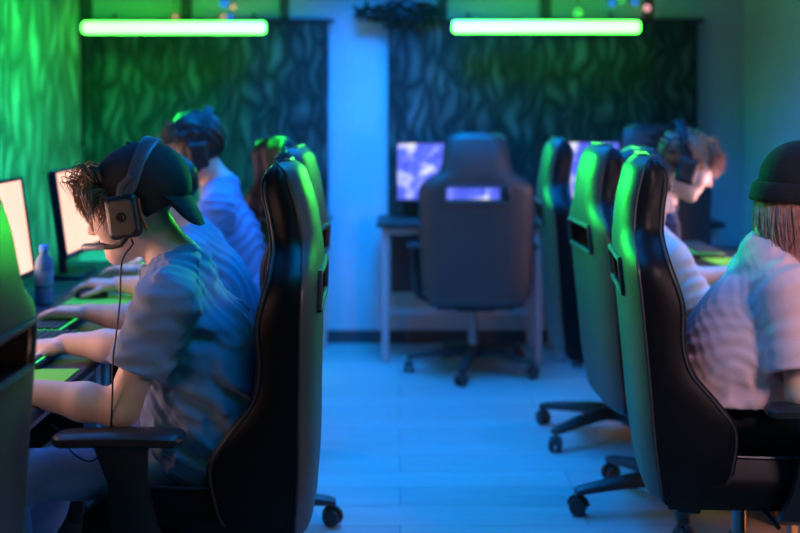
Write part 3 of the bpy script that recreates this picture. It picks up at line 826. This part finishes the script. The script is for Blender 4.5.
def person(name, label, J, h):
    F = nrm(J['F']); U = vec(0, 0, 1); Rt = np.cross(F, U)              # facing, up, own right
    RB = np.stack([F, U, Rt])
    pel, che, nb = J['pelvis'], J['chest'], J['neck']; H = J['head']; k = J.get('k', 1.0)
    wst = (pel+che)/2+U*.0
    root = bpy.data.objects.new(name, None); COL.objects.link(root); root.location = (pel[0], pel[1], 0); root.empty_display_size = .1
    tag(root, label, 'person')
    # trunk frame leans from pelvis to neck
    ax = nrm(nb-pel); fw = nrm(F-ax*(F@ax)); RT = np.stack([fw, ax, Rt])
    shR, shL = J['shR'], J['shL']
    body = head_ops(H)+[('u', rc(H.p(-.03, -.06), nb-fw*.005, .052*k, .058*k), .03)]
    body += [('u', rc(shR, shL, .05*k, .05*k), .05), ('u', el(che, np.array((.095, .16, .15))*k, RT), .06), ('u', el(wst, np.array((.09, .16, .135))*k, RT), .06),
             ('u', el(pel, np.array((.105, .12, .16))*k, RB), .06), ('u', rc(nb, (shR+nb)/2, .055*k, .048*k), .04), ('u', rc(nb, (shL+nb)/2, .055*k, .048*k), .04)]
    limbs = []
    for sd in 'RL':
        s_, e_, w_ = J['sh'+sd], J['el'+sd], J['wr'+sd]
        body += [('u', rc(s_, e_, .046*k, .040*k), .03), ('u', rc(e_, e_+(w_-e_)*.35, .041*k, .042*k), .02), ('u', rc(e_+(w_-e_)*.35, w_, .042*k, .027*k), .02)]
        d = J.get('hd'+sd, nrm(w_-e_)); t = Rt*(-1 if sd == 'R' else 1)
        body += hand_ops(w_+nrm(d)*.01, d, J.get('hn'+sd, vec(0, 0, -1)), J.get('ht'+sd, t), J.get('curl'+sd, .45), k*J.get('hk', 1))
    legs = []; feet = []
    for sd, sg in (('R', 1), ('L', -1)):
        hip = pel+Rt*sg*.09-U*.03; kn = J['kn'+sd]; an = J['an'+sd]
        legs += [('u', rc(hip, kn, .082*k, .058*k), .04), ('u', rc(kn, kn+(an-kn)*.35, .058*k, .056*k), .03), ('u', rc(kn+(an-kn)*.35, an, .056*k, .040*k), .03)]
        body += [('u', rc(hip, kn, .065*k, .045*k), .04), ('u', rc(kn, an, .045*k, .034*k), .03)]
        feet.append((an, sg))
    pts = np.array([H.p(.12, .13), H.p(-.12, -.13), H.p(0, 0, .09), H.p(0, 0, -.09), pel, che, shR, shL, J['elR'], J['elL'], J['wrR'], J['wrL'], J['wrR']+nrm(J['wrR']-J['elR'])*.12, J['wrL']+nrm(J['wrL']-J['elL'])*.12, J['knR'], J['knL'], J['anR'], J['anL']])
    lo, hi = pts.min(0)-.14, pts.max(0)+.14; lo[2] = max(lo[2], .03)
    sdf_obj('body', body, lo, hi, h, J.get('skin', M_skin), root)
    # shirt
    pu = J.get('puff', .018); ph = J.get('ph', 0.0)
    hem = J['hem']
    sh = [('u', rc(shR, shL, .056*k+pu*.5, .056*k+pu*.5), 0), ('u', el(che, np.array((.115+pu*.5, .17, .165+pu*.6))*k, RT), .07),
          ('u', el(wst-U*.02, np.array((.118+pu, .18, .160+pu))*k, RT), .07), ('u', el(pel+U*.02, np.array((.135+pu, .15, .172+pu))*k, RB), .08),
          ('u', rc(nb, (shR+nb)/2, .058*k+pu*.4, .058*k), .05), ('u', rc(nb, (shL+nb)/2, .058*k+pu*.4, .058*k), .05)]
    sh += J.get('shirt_extra', [])
    sh += [('w', folds(J.get('foldA', .009), J.get('folddirs', [(1, .2, .9), (-.6, .3, 1), (.3, 1, .4)]), 88, ph), 0)]
    if 'fine' in J: sh += [('w', folds(J['fine'], [(.85, .25, -.4), (.5, -.5, .6)], 165, ph+4), 0)]
    sl = J.get('sleeve', .6)
    for sd in 'RL':
        s_, e_ = J['sh'+sd], J['el'+sd]; d = nrm(e_-s_); L = np.linalg.norm(e_-s_)*sl
        def sleeve(P, s_=s_, d=d, L=L, f=rc(s_, s_+d*(L+.1), .064*k+pu*.3, .066*k+pu*J.get('flare', .8)), g=folds(.009, [d+.4*F, d-.5*U, d+.5*Rt], 105, ph+1)):
            return np.maximum(f(P)+g(P), (P-s_)@d-L)
        sh.append(('u', sleeve, .035))
    sh += [('s', el(nb+ax*.055+fw*.02, np.array((.072, .05, .072))*k, RT), .012), ('i', half(vec(0, 0, hem), (0, 0, -1)), 0)] if not J.get('highneck') else [('s', el(nb+ax*.075+fw*.01, np.array((.066, .05, .066))*k, RT), .012), ('i', half(vec(0, 0, hem), (0, 0, -1)), 0)]
    # open the sleeve mouths and the hem: the cloth is a shell 1 cm thick
    cav = []
    for sd in 'RL':
        s_, e_ = J['sh'+sd], J['el'+sd]; d = nrm(e_-s_); L = np.linalg.norm(e_-s_)*sl
        def mouth(P, s_=s_, d=d, L=L, f=rc(s_, s_+d*(L+.1), .047*k+pu*.3, .050*k+pu*J.get('flare', .8))): return np.maximum(f(P), -((P-s_)@d-L+.06))
        sh.append(('s', mouth, .003))
    lo2 = np.minimum.reduce([pel, che, shR, shL, J['elR'], J['elL'], nb])-.2; hi2 = np.maximum.reduce([pel, che, shR, shL, J['elR'], J['elL'], nb])+.2
    if 'mouth' != '': pass
    sdf_obj('shirt', sh, lo2, hi2, J.get('hs', h), J['shirt'], root)
    # trousers and shoes
    tr = [('u', el(pel-U*.005, np.array((.128, .115, .168))*k, RB), 0)]+legs+[('w', folds(.005, [(1, .3, .2), (.2, .4, 1)], 60, ph+2), 0)]
    tr += [('i', half(vec(0, 0, pel[2]+.085), (0, 0, 1)), 0), ('i', half(vec(0, 0, J['anR'][2]-.01), (0, 0, -1)), 0)]
    q = np.array([pel, J['knR'], J['knL'], J['anR'], J['anL']])
    sdf_obj('trousers', tr, q.min(0)-.2, q.max(0)+.2, max(h, .006), J['pants'], root)
    for an, sg in feet:
        g = an*vec(1, 1, 0); fo = [('u', rc(g+F*-.035+U*.042, g+F*.02+U*.045, .036, .040), 0), ('u', rc(g+F*.0+U*.06, an, .038, .042), .03), ('u', rc(g+F*.05+U*.04, g+F*.165+U*.034, .042, .032), .04), ('i', half(vec(0, 0, .006), (0, 0, -1)), 0)]
        sdf_obj('shoe', fo, g+vec(-.25, -.25, 0), g+vec(.25, .25, .2), .008, M_shoe, root)
    # eyes and brows
    for sg in (1, -1):
        e = MB(); c = H.p(.083, .004, sg*.032); prof = [(.0125*math.sin(PI*i/10)+1e-5, -.0125*math.cos(PI*i/10)) for i in range(11)]
        e.lathe(prof, c, 14); o = child(e.build('eye', M_eye), root)
        i_ = MB(); i_.lathe(prof and [(p[0]*.5, p[1]*.5) for p in prof], H.p(.0895, .002, sg*.032), 12); child(i_.build('iris', M_iris), root)
    b = MB()
    for sg in (1, -1): b.tube([H.p(.099, .024, sg*.016), H.p(.099, .031, sg*.032), H.p(.088, .028, sg*.05)], [.003, .0045, .002], 6)
    child(b.build('eyebrows', J.get('brow', M_hairk)), root)
    return root

def hair_cap(H, root, m, ops_extra=(), cut=None, h=.006, lift=.012):
    o = [('u', H.e(-.016, .042, 0, .104+lift*.6, .092+lift, .082+lift), 0)]+list(ops_extra)
    o += [('w', folds(.005, [(1, .4, .3), (.3, 1, .6)], 110, 1.0), 0)]
    o += cut if cut is not None else [('s', H.e(.105, -.045, 0, .085, .085, .085), .015), ('s', H.e(.02, -.13, 0, .12, .085, .1), .02)]
    return sdf_obj('hair', o, H.c-.2, H.c+.2, h, m, root)
def hair_strands(H, n, region, length, fall, r, seed, curl=.2, fwd=.0):
    """strands rooted on the scalp where region(a, b, l) holds, swept down and forward"""
    g = np.random.default_rng(seed); out = []
    while len(out) < n:
        v = nrm(g.normal(size=3))
        a, b, l = -.016+.108*v[0], .042+.098*v[1], .088*v[2]
        if not region(a, b, l): continue
        L = length*(.7+.6*g.random()); p = vec(a, b, l); pts = [p*.97]; d = nrm(v*.55+vec(fwd, .0, 0)+g.normal(size=3)*curl)
        tw = g.normal(size=3)*curl
        for i in range(7):
            d = nrm(d+vec(fwd*.25, -fall, 0)/3+tw*.25); p = p+d*L/7
            q = p-vec(-.016, .042, 0); e = math.sqrt((q[0]/.107)**2+(q[1]/.097)**2+(q[2]/.087)**2)
            if e < 1.0 : p = vec(-.016, .042, 0)+q/e*1.01
            pts.append(p)
        out.append(([H.p(*x) for x in pts], r*(.7+.6*g.random())))
    return out

def headset(label, H, near, mic=True, cable=None, lift=0.0, cup_m=M_cup, ring=True, back=.5, cupr=.12, band_m=None):
    root = thing('headset', label, 'headset', tuple(H.c), 0, 'headsets worn by players')
    def put_(o): return child(o, root)
    w = .098+lift*.4
    def band(r0, thick, half_w, name, m, a0=-.012, tilt=.0):
        mb = MB(); lp = []
        for t in np.linspace(-.12, PI+.12, 33):
            l = math.cos(t)*(w+r0); b = .0+math.sin(t)*(.146+lift+r0); 
            if math.sin(t) < 0: b = math.sin(t)*.10
            nrmv = nrm(vec(0, math.sin(t)/(.146), math.cos(t)/w))
            ring_ = []
            for c, d in ((-1, -.6), (-.7, -1), (.7, -1), (1, -.6), (1, .6), (.7, 1), (-.7, 1), (-1, .6)):
                q = vec(half_w*c*(1-.25*abs(math.cos(t))), b, l)+nrmv*thick*d
                th = back*min(1, max(0, b)/.05); q = vec(a0+q[0]*math.cos(th)-q[1]*math.sin(th), q[1]*math.cos(th)+q[0]*math.sin(th), q[2])
                ring_.append(H.p(*q))
            lp.append(ring_)
        mb.loft(lp); return put_(mb.build(name, m))
    band(.004, .006, .021, 'headband', band_m or M_band)
    band(-.007, .006, .013, 'headband_padding', M_dark)
    for sg in (1, -1):
        fwv = -.002
        c0 = H.p(fwv, -.018, sg*.083); R = np.stack([H.f*math.cos(cupr)+H.u*math.sin(cupr), H.u*math.cos(cupr)-H.f*math.sin(cupr), H.r])
        cu = [('u', bx(c0, np.array((.036, .046, .013)), R, .012), 0), ('s', el(c0, np.array((.018, .026, .02)), R), .004)]
        cs = sdf_obj('ear_cushion', cu, c0-.08, c0+.08, .003, M_dark, None); put_(cs)
        c1 = H.p(fwv, -.019, sg*.106); cs = [('u', bx(c1, np.array((.041, .053, .017)), R, .0165), 0)]
        cup = put_(sdf_obj('ear_cup', cs, c1-.08, c1+.08, .003, M_plastic))
        c2 = H.p(fwv, -.020, sg*.1225)
        pl = [('u', bx(c2, (.030, .028, .004), R, .001), 0), ('u', bx(c2, (.017, .042, .004), R, .001), 0)]
        pl += [('u', rc(c2+R[0]*x0+R[1]*y0, c2+R[0]*x0+R[1]*y0, .0145, .0145), .004) for x0, y0 in ((-.016, .028), (.016, .028), (.0145, -.028), (-.0155, -.028))]
        pl += [('i', half(c2+R[2]*.004, R[2]), .003), ('i', half(c2-R[2]*.004, -R[2]), 0)]
        put_(sdf_obj('cup_plate', pl, c2-.06, c2+.06, .0025, cup_m))
        mb = MB(); RR = Matrix((H.f, H.u, H.r)).transposed().to_3x3()
        mb.lathe([(.0125, -.002), (.0125, .0022), (.009, .003), (.007, .0012), (.001, .001)], tuple(H.p(fwv, -.019, sg*.1265)), 20, RR if sg > 0 else RR @ Matrix.Rotation(PI, 3, 'X'))
        put_(mb.build('cup_emblem', M_dark))
        if ring:
            pts = [H.p(fwv-.041+.002*math.cos(t*2), -.026+.042*math.sin(t), sg*.095) for t in np.linspace(-1.2, 1.2, 12)]
            put_(MB().tube(pts, .0035, 6).build('accent_ring', M_orange))
        yk = MB(); yk.tube([H.p(-.008, .03, sg*.108), H.p(-.014, .048, sg*.107), H.p(-.012-.07*math.sin(back), .07*math.cos(back)+.005, sg*(.100+lift*.3))], [.010, .009, .009], 8)
        put_(yk.build('yoke', band_m or M_band))
    if mic:
        sg = near
        put_(MB().tube([H.p(.004, -.066, sg*.110), H.p(.020, -.080, sg*.110), H.p(.042, -.080, sg*.103), H.p(.066, -.074, sg*.092)], [.008, .0065, .006, .007], 8).build('mic_boom', M_plastic))
        put_(MB().tube([H.p(.060, -.0755, sg*.095), H.p(.068, -.073, sg*.091), H.p(.118, -.0635, sg*.068), H.p(.127, -.062, sg*.063)], [.006, .0092, .0092, .005], 10).build('mic_capsule', M_micgrey))
    if cable is not None:
        put_(MB().tube([H.p(-.006, -.074, near*.107)]+list(cable), .0021, 6).build('cable', M_dark))
    return root
def spline(pts, n=40):
    pts = [np.asarray(p, float) for p in pts]; out = []
    P_ = [2*pts[0]-pts[1]]+pts+[2*pts[-1]-pts[-2]]
    m = len(pts)-1
    for i in range(m):
        a, b, c, d = P_[i:i+4]
        for t in np.linspace(0, 1, max(2, n//m), endpoint=(i == m-1)):
            out.append(.5*((2*b)+(c-a)*t+(2*a-5*b+4*c-d)*t*t+(3*b-a-3*c+d)*t**3))
    return out

# --- the boy in the backward cap (left row, in focus)
H1 = Head((-.662, 2.86, 1.138), (-.95, .06, -.27), 1.03)
J1 = dict(F=(-1, .05, 0), pelvis=vec(-.455, 2.86, .565), chest=vec(-.515, 2.86, .80), neck=vec(-.555, 2.86, .985), head=H1,
          shL=vec(-.545, 2.675, .925), shR=vec(-.56, 3.04, .93), elL=vec(-.635, 2.62, .695), wrL=vec(-.885, 2.655, .730), elR=vec(-.735, 3.10, .735), wrR=vec(-.90, 3.10, .745),
          hdL=vec(-1, .05, -.05), hdR=vec(-1, .0, -.1), curlR=.5, curlL=.4,
          knL=vec(-.93, 2.72, .505), knR=vec(-.90, 3.04, .44), anL=vec(-.95, 2.73, .10), anR=vec(-1.02, 3.05, .10),
          shirt=M_teeA, pants=M_jeans, hem=.475, sleeve=.66, puff=.020, foldA=.014, fine=.004, flare=.55, ph=.4, hs=.0045, brow=M_hairb, skin=M_skin2,
          folddirs=[(.9, .1, .55), (.75, -.3, .8), (.3, .8, .5)],
          shirt_extra=[('u', el(vec(-.465, 2.86, .72), (.125, .175, .17)), .08), ('u', el(vec(-.46, 2.86, .56), (.155, .19, .13)), .08)])
p1 = person('person', 'boy in a grey-blue tee and backward black cap with headset, arms on the desk', J1, .0045)
# fringe and nape hair
fr = []
gg = np.random.default_rng(11)
for c_i in range(64):                                                    # locks of the fringe, each a bundle of strands
    l0 = gg.uniform(-.085, .085); b0 = gg.uniform(.045, .105); a0 = .050+.028*math.cos(l0*15)-.35*max(0, b0-.06)+gg.uniform(-.02, .01)
    reach = gg.uniform(.012, .044); drop = gg.uniform(.03, .092); up = gg.uniform(.0, .028); sw = gg.uniform(-.03, .03); ph = gg.uniform(0, 6)
    if gg.random() < .22: drop = gg.uniform(-.01, .03); reach = gg.uniform(.025, .055); up = gg.uniform(.015, .04)
    for k_ in range(16):
        o = gg.normal(size=3)*.0055; e = gg.uniform(.8, 1.15); pts = []
        for q in range(9):
            t = q/8*e; sp = 1+.9*math.sin(PI*min(1, t))-.6*t
            pts.append(H1.p(a0+reach*(1-(1-t)**2)-.25*drop*t*t*.4+o[0]*sp+.004*math.sin(ph+t*7), b0+up*math.sin(PI*min(1, t))*1.0-drop*t**1.7+o[1]*sp, l0+sw*t+o[2]*sp+.004*math.cos(ph+t*6)))
        fr.append((pts, .0019))
fr += hair_strands(H1, 160, lambda a, b, l: a > .01 and -.01 < b < .06 and abs(l) > .06, .05, .6, .0018, 15, .2, .2)
strands('hair', fr, M_hairb, p1)
hair_cap(H1, p1, M_hairb, cut=[('s', H1.e(.105, -.05, 0, .085, .085, .085), .015), ('s', H1.e(.02, -.125, 0, .14, .085, .1), .02)], lift=.002).name = 'hair_base'
# cap worn backwards: crown, strap and brim at the nape
cap_ops = [('u', H1.e(-.028, .050, 0, .112, .096, .094), 0), ('u', H1.e(-.060, .030, 0, .090, .098, .090), .03)]
cap_in = [('s', H1.e(-.020, .028, 0, .107, .098, .086), .004)]
pl_n = nrm(H1.u*.86+H1.f*-.50); 
cap_ops += [('w', folds(.002, [(1, .4, .3), (.3, 1, .6)], 60, 1.0), 0)]+cap_in+[('i', lambda P: -((P-H1.p(.052, .06, 0))@nrm(H1.u*.62-H1.f*.78)), 0), ('i', lambda P: -((P-H1.p(-.05, -.035, 0))@nrm(H1.u*.95+H1.f*.25)), 0)]
cap = sdf_obj('cap', cap_ops, H1.c-.22, H1.c+.22, .0045, M_cap, p1)
br = []
for i, t in enumerate(np.linspace(0, 1, 9)):
    row_t, row_b = [], []
    for a in np.linspace(-1.15, 1.15, 21):
        q0 = vec(-.058-.080*math.cos(a), -.012+.030*(1-math.cos(a)), .094*math.sin(a))
        ln = .078*max(.02, 1-(abs(a)/1.18)**3)
        out = nrm(vec(-.04, -1.0, 0)); q = q0+out*ln*t+vec(-.012*math.sin(PI*t*.5), 0, -.012*math.sin(a)*t)
        row_t.append(H1.p(*q)); row_b.append(H1.p(*(q+vec(.0045, -.001, 0))))
    br.append(row_t+row_b[::-1])
child(MB().loft(br).build('cap_brim', M_cap), cap)
child(MB().lathe([(.001, 0), (.008, .0005), (.009, .003), (.006, .006), (.001, .007)], tuple(H1.p(-.028, .145, 0)), 12).build('cap_button', M_cap), cap)
cab = spline([H1.p(-.008, -.085, -.108), A(122, 262, 2.70), A(120, 300, 2.66), A(116, 336, 2.60), A(113, 360, 2.585), A(112, 405, 2.57), A(108, 440, 2.60), A(92, 461, 2.62), A(72, 452, 2.66), A(60, 432, 2.75), A(52, 425, 2.95)], 70)
headset('black headset with taupe ear plates and mic boom on the boy in the backward cap', H1, -1, True, cab, lift=.010)

# --- second player on the left (head hidden behind the boy's)
H2 = Head((-.775, 3.76, 1.092), (-.95, .0, -.28))
J2 = dict(F=(-1, 0, 0), pelvis=vec(-.535, 3.76, .565), chest=vec(-.61, 3.76, .79), neck=vec(-.68, 3.76, .955), head=H2,
          shL=vec(-.665, 3.575, .905), shR=vec(-.675, 3.94, .91), elL=vec(-.80, 3.52, .725), wrL=vec(-.965, 3.56, .748), elR=vec(-.85, 4.06, .74), wrR=vec(-1.01, 4.12, .750),
          hdL=vec(-1, .05, .02), hdR=vec(-1, 0, .02), curlL=.4, curlR=.5, knL=vec(-.98, 3.62, .50), knR=vec(-.98, 3.92, .50), anL=vec(-1.0, 3.58, .1), anR=vec(-.97, 3.84, .1),
          shirt=M_teeB, pants=M_black, hem=.60, sleeve=.55, puff=.014, ph=1.3, foldA=.010, brow=M_hairk)
p2 = person('person', 'player in a bright blue tee right behind the boy in the cap, head hidden', J2, .0065)
hair_cap(H2, p2, M_hairk)

# --- third player on the left, headset
H3 = Head((-.825, 4.62, 1.212), (-.93, -.22, -.24), 1.05)
J3 = dict(F=(-1, -.1, 0), pelvis=vec(-.64, 4.63, .575), chest=vec(-.675, 4.62, .84), neck=vec(-.725, 4.62, 1.06), head=H3,
          shL=vec(-.705, 4.43, .985), shR=vec(-.73, 4.80, .985), elL=vec(-.80, 4.36, .745), wrL=vec(-1.00, 4.42, .755), elR=vec(-.85, 4.88, .75), wrR=vec(-1.04, 4.86, .755),
          knL=vec(-1.02, 4.48, .5), knR=vec(-1.03, 4.76, .5), anL=vec(-1.02, 4.46, .1), anR=vec(-1.02, 4.79, .1),
          shirt=M_teeC, pants=M_black, hem=.55, sleeve=.55, puff=.018, ph=2.2, brow=M_hairb)
p3 = person('person', 'player in a royal blue tee with headset and brown fringe, third back on the left', J3, .0065)
hair_cap(H3, p3, M_hairk, lift=.016)
strands('fringe', hair_strands(H3, 130, lambda a, b, l: a > .04 and b > .05 and abs(l) < .085, .05, .6, .003, 21, .25, .4), M_hairb, p3)
headset('dark headset with mic boom on the player third back on the left', H3, -1, True, None, lift=.012, cup_m=M_plastic, ring=False, band_m=M_dark)

# --- person in the beanie (right row, nearest)
H4 = Head((1.078, 3.06, 1.128), (.93, -.05, -.24), .98)
J4 = dict(F=(1, 0, 0), pelvis=vec(.875, 3.08, .565), chest=vec(.925, 3.08, .79), neck=vec(.985, 3.07, .985), head=H4, k=.95,
          shR=vec(.985, 2.905, .905), shL=vec(1.0, 3.24, .91), elR=vec(.985, 2.815, .680), wrR=vec(1.20, 2.84, .775), elL=vec(1.12, 3.30, .735), wrL=vec(1.28, 3.25, .785),
          knR=vec(1.30, 2.95, .51), knL=vec(1.30, 3.2, .51), anR=vec(1.30, 2.93, .1), anL=vec(1.32, 3.22, .1),
          shirt=M_teeP, pants=M_black, hem=.625, sleeve=.80, puff=.026, foldA=.010, fine=.002, flare=.7, ph=3.1, brow=M_hairb, skin=M_skin2, hs=.005,
          folddirs=[(.7, .2, -.8), (-.4, .3, 1), (.4, .8, .6)],
          shirt_extra=[('u', el(vec(.885, 3.08, .70), (.125, .19, .14)), .07), ('u', el(vec(.875, 3.08, .62), (.155, .19, .08)), .06)])
p4 = person('person', 'person in a pale pink tee and black beanie with pinkish blond hair', J4, .006)
bo = [('u', H4.e(-.018, .055, 0, .120, .112, .102), 0), ('s', H4.e(-.01, .03, 0, .104, .1, .088), 0), ('w', folds(.002, [(1, .1, .1), (.1, 1, .1)], 240, .3), 0)]
pn = nrm(H4.u*.97-H4.f*.22)
bo += [('i', lambda P: -((P-H4.p(0, .012, 0))@pn), .006)]
bean = sdf_obj('beanie', bo, H4.c-.2, H4.c+.2, .0045, M_knit, p4)
fold_r = []
for t in np.linspace(0, 2*PI, 49):
    q = vec(-.018+.123*math.cos(t), 0, .104*math.sin(t)); q[1] = .030+.227*q[0]*1.0
    c = H4.p(*q); o_ = nrm(math.cos(t)*H4.f+math.sin(t)*H4.r)
    fold_r.append([c+o_*(.0085*math.cos(x))*(1 if math.cos(x) > 0 else .9)+H4.u*(.027*math.copysign(abs(math.sin(x))**.6, math.sin(x))) for x in np.linspace(0, 2*PI, 12, endpoint=False)])
child(MB().loft(fold_r, cap=False).build('beanie_cuff', M_knit), bean)
g4 = np.random.default_rng(44); hs = []
for i in range(1500):
    t = g4.uniform(.62, 2*PI-.62)                                      # all around except the face
    q = vec(-.018+.112*math.cos(t), 0, .094*math.sin(t)); q[1] = .025+.2*q[0]
    p = H4.p(*q)-nrm(math.cos(t)*H4.f+math.sin(t)*H4.r)*g4.uniform(0, .014); o_ = nrm(math.cos(t)*H4.f+math.sin(t)*H4.r)
    L = g4.uniform(.13, .20); pts = [p]; jit = g4.normal(size=3)*.007; wv = g4.uniform(0, 6)
    for j in range(1, 8):
        x = j/7
        pts.append(p+vec(0, 0, -L*x)+o_*(.016*math.sin(x*2.4))+jit*x+vec(.02, 0, 0)*x*x+np.array((math.sin(wv+x*5), math.cos(wv+x*4), 0))*.0035*x)
    hs.append((pts, .0026))
strands('hair', hs, M_hairp, p4)
hb = [('u', H4.e(-.026, -.02, 0, .094, .10, .088), 0), ('u', rc(H4.p(-.05, -.04), H4.p(-.055, -.13)+vec(.0, 0, 0), .066, .058), .03), ('s', H4.e(.10, -.05, 0, .085, .12, .085), .02), ('w', folds(.003, [(1, .1, .0), (.1, 1, .0)], 200, .3), 0)]
sdf_obj('hair_base', hb, H4.c-.25, H4.c+.2, .006, M_hairp, p4)

# --- dark-haired person in white (middle of the right row)
H5 = Head((.835, 4.0, 1.085), (.96, -.03, -.22), 1.04)
J5 = dict(F=(1, 0, 0), pelvis=vec(.92, 4.0, .565), chest=vec(.90, 4.0, .78), neck=vec(.835, 4.0, .945), head=H5,
          shR=vec(.89, 3.82, .875), shL=vec(.89, 4.18, .88), elR=vec(1.0, 3.78, .675), wrR=vec(1.22, 3.86, .77), elL=vec(1.0, 4.24, .745), wrL=vec(1.20, 4.2, .775),
          knR=vec(1.33, 3.87, .5), knL=vec(1.33, 4.13, .5), anR=vec(1.32, 3.86, .1), anL=vec(1.32, 4.14, .1),
          shirt=M_teeW, pants=M_black, hem=.55, sleeve=.72, puff=.018, ph=4.0, brow=M_hairk, skin=M_skin2)
p5 = person('person', 'dark-haired person in a white tee leaning back, mostly hidden behind the near right chair', J5, .0065)
hair_cap(H5, p5, M_hairk, [('u', H5.e(-.05, -.04, 0, .08, .10, .085), .03)], lift=.02)

# --- player with headphones (right row, third back)
H6 = Head((1.19, 4.80, 1.142), (.90, -.08, -.40), 1.06)
J6 = dict(F=(1, 0, 0), pelvis=vec(.93, 4.88, .57), chest=vec(1.0, 4.84, .80), neck=vec(1.085, 4.81, .985), head=H6,
          shR=vec(1.05, 4.63, .905), shL=vec(1.06, 4.99, .91), elR=vec(1.06, 4.58, .68), wrR=vec(1.14, 4.78, .62), elL=vec(1.07, 5.05, .69), wrL=vec(1.14, 4.93, .62), hdR=vec(.6, .6, -.1), hdL=vec(.6, -.6, -.1),
          knR=vec(1.33, 4.75, .5), knL=vec(1.33, 5.0, .5), anR=vec(1.33, 4.74, .1), anL=vec(1.33, 5.02, .1),
          shirt=M_teeN, pants=M_black, hem=.55, sleeve=.6, puff=.016, ph=5.0, brow=M_hairg, skin=M_skin2)
p6 = person('person', 'player with big black headphones and ginger-brown fringe leaning towards the right row desk', J6, .0065)
hair_cap(H6, p6, M_hairg, lift=.014)
fr6 = hair_strands(H6, 320, lambda a, b, l: a > .035 and b > .04, .06, .6, .0034, 51, .3, .5)
strands('fringe', fr6, M_hairg, p6)
nape = hair_strands(H6, 110, lambda a, b, l: a < .0 and b > -.02, .07, .5, .004, 52, .35, -.3)
strands('crown_hair', nape, M_hairk, p6)
headset('big black headphones on the player with the ginger-brown fringe', H6, 1, False, None, lift=.018, cup_m=M_plastic, ring=False, band_m=M_dark)

# ------------------------------------------------------------------ light
def area(name, loc, target, size, color, power, shape='RECTANGLE', spread=180):
    l = bpy.data.lights.new(name, 'AREA'); l.shape = shape; l.size, l.size_y = size; l.color = color; l.energy = power; l.spread = math.radians(spread)
    o = bpy.data.objects.new(name, l); COL.objects.link(o); o.location = loc
    d = Vector(target)-Vector(loc); o.rotation_euler = d.to_track_quat('-Z', 'Y').to_euler()
    return o
BLUE = (0.0, .25, 1); GREEN = (.02, 1.0, .06)
for sg in (-1, 1): area('blue_ceiling_strip', (.75*sg, 4.7, 2.55), (.70*sg, 4.75, 0), (.3, 3.6), BLUE, 54, spread=126)
area('blue_aisle_strip', (.05, 4.2, 2.55), (.05, 4.2, 0), (.3, 4.0), BLUE, 50, spread=130)
area('blue_wall_fill', (-.1, 5.7, 2.5), (-.24, 6.76, .9), (.5, .12), BLUE, 10, spread=70)  # added fill with no fixture behind it, brightens the bare far wall strip
area('blue_rear_lamp', (1.0, -.9, 2.3), (-.4, 3.0, .6), (.8, .8), BLUE, 3)
area('green_aisle_strip', (.0, 2.7, 2.0), (.0, 2.7, 0), (.08, 3.0), GREEN, 3.5)
area('green_drape_fill', (-1.05, 5.1, 2.5), (-1.9, 6.0, 1.1), (.1, 1.2), (0, 1, .12), 38, spread=85)  # added fill light, turns the left drape and the curtain beside it greener
area('tube_glow', (-1.265, 6.395, 1.83), (.58, 3.45, 1.36), (1.0, .05), (.02, 1, .10), 19, spread=38)
area('tube_glow', (.8175, 6.395, 1.834), (-.24, 2.7, 1.36), (1.0, .05), (.06, 1, .06), 9, spread=30)
area('rose_tee_fill', (1.75, .9, 2.3), (.95, 3.05, .85), (.5, .5), (1.0, .66, .74), 3, spread=50)  # added unseen light behind the camera, narrowed to lift the pink tee
WARM = (1.0, .54, .46); ROSE = (1.0, .56, .62)
for y, e in ((1.92, 1.6), (2.85, 3.6), (3.76, 1.4), (4.68, 2.2)): area('screen_glow', (-1.27, y, LDZ+.27), (0, y+.1, LDZ+.30), (.5, .3), WARM, e, spread=130)
for y, e in ((2.16, 3.0), (3.08, 1.5), (3.98, 1.5), (4.9, 5.0)): area('screen_glow', (1.62, y, RDZ+.27), (0, y+.1, RDZ+.30), (.5, .3), ROSE, e, spread=130)
wd = bpy.data.worlds.new('dark_room'); wd.use_nodes = True; scene.world = wd
wd.node_tree.nodes['Background'].inputs[0].default_value = (.01, .03, .06, 1); wd.node_tree.nodes['Background'].inputs[1].default_value = .12

# ------------------------------------------------------------------ camera
cd = bpy.data.cameras.new('camera'); cam = bpy.data.objects.new('camera', cd); COL.objects.link(cam)
cam.location = (0, 0, CAMZ); cam.rotation_euler = (PI/2, 0, 0)
cd.sensor_width = 36; cd.lens = 36*FPX/800; cd.shift_y = -(266.5-HOR)/800; cd.clip_start = .05
cd.dof.use_dof = True; cd.dof.focus_distance = 2.72; cd.dof.aperture_fstop = 2.0
scene.camera = cam
scene.view_settings.view_transform = 'Standard'; scene.view_settings.look = 'None'
scene.view_settings.exposure = -.28; scene.view_settings.gamma = 1
scene.cycles.use_denoising = True; scene.cycles.max_bounces = 6; scene.cycles.sample_clamp_indirect = 4
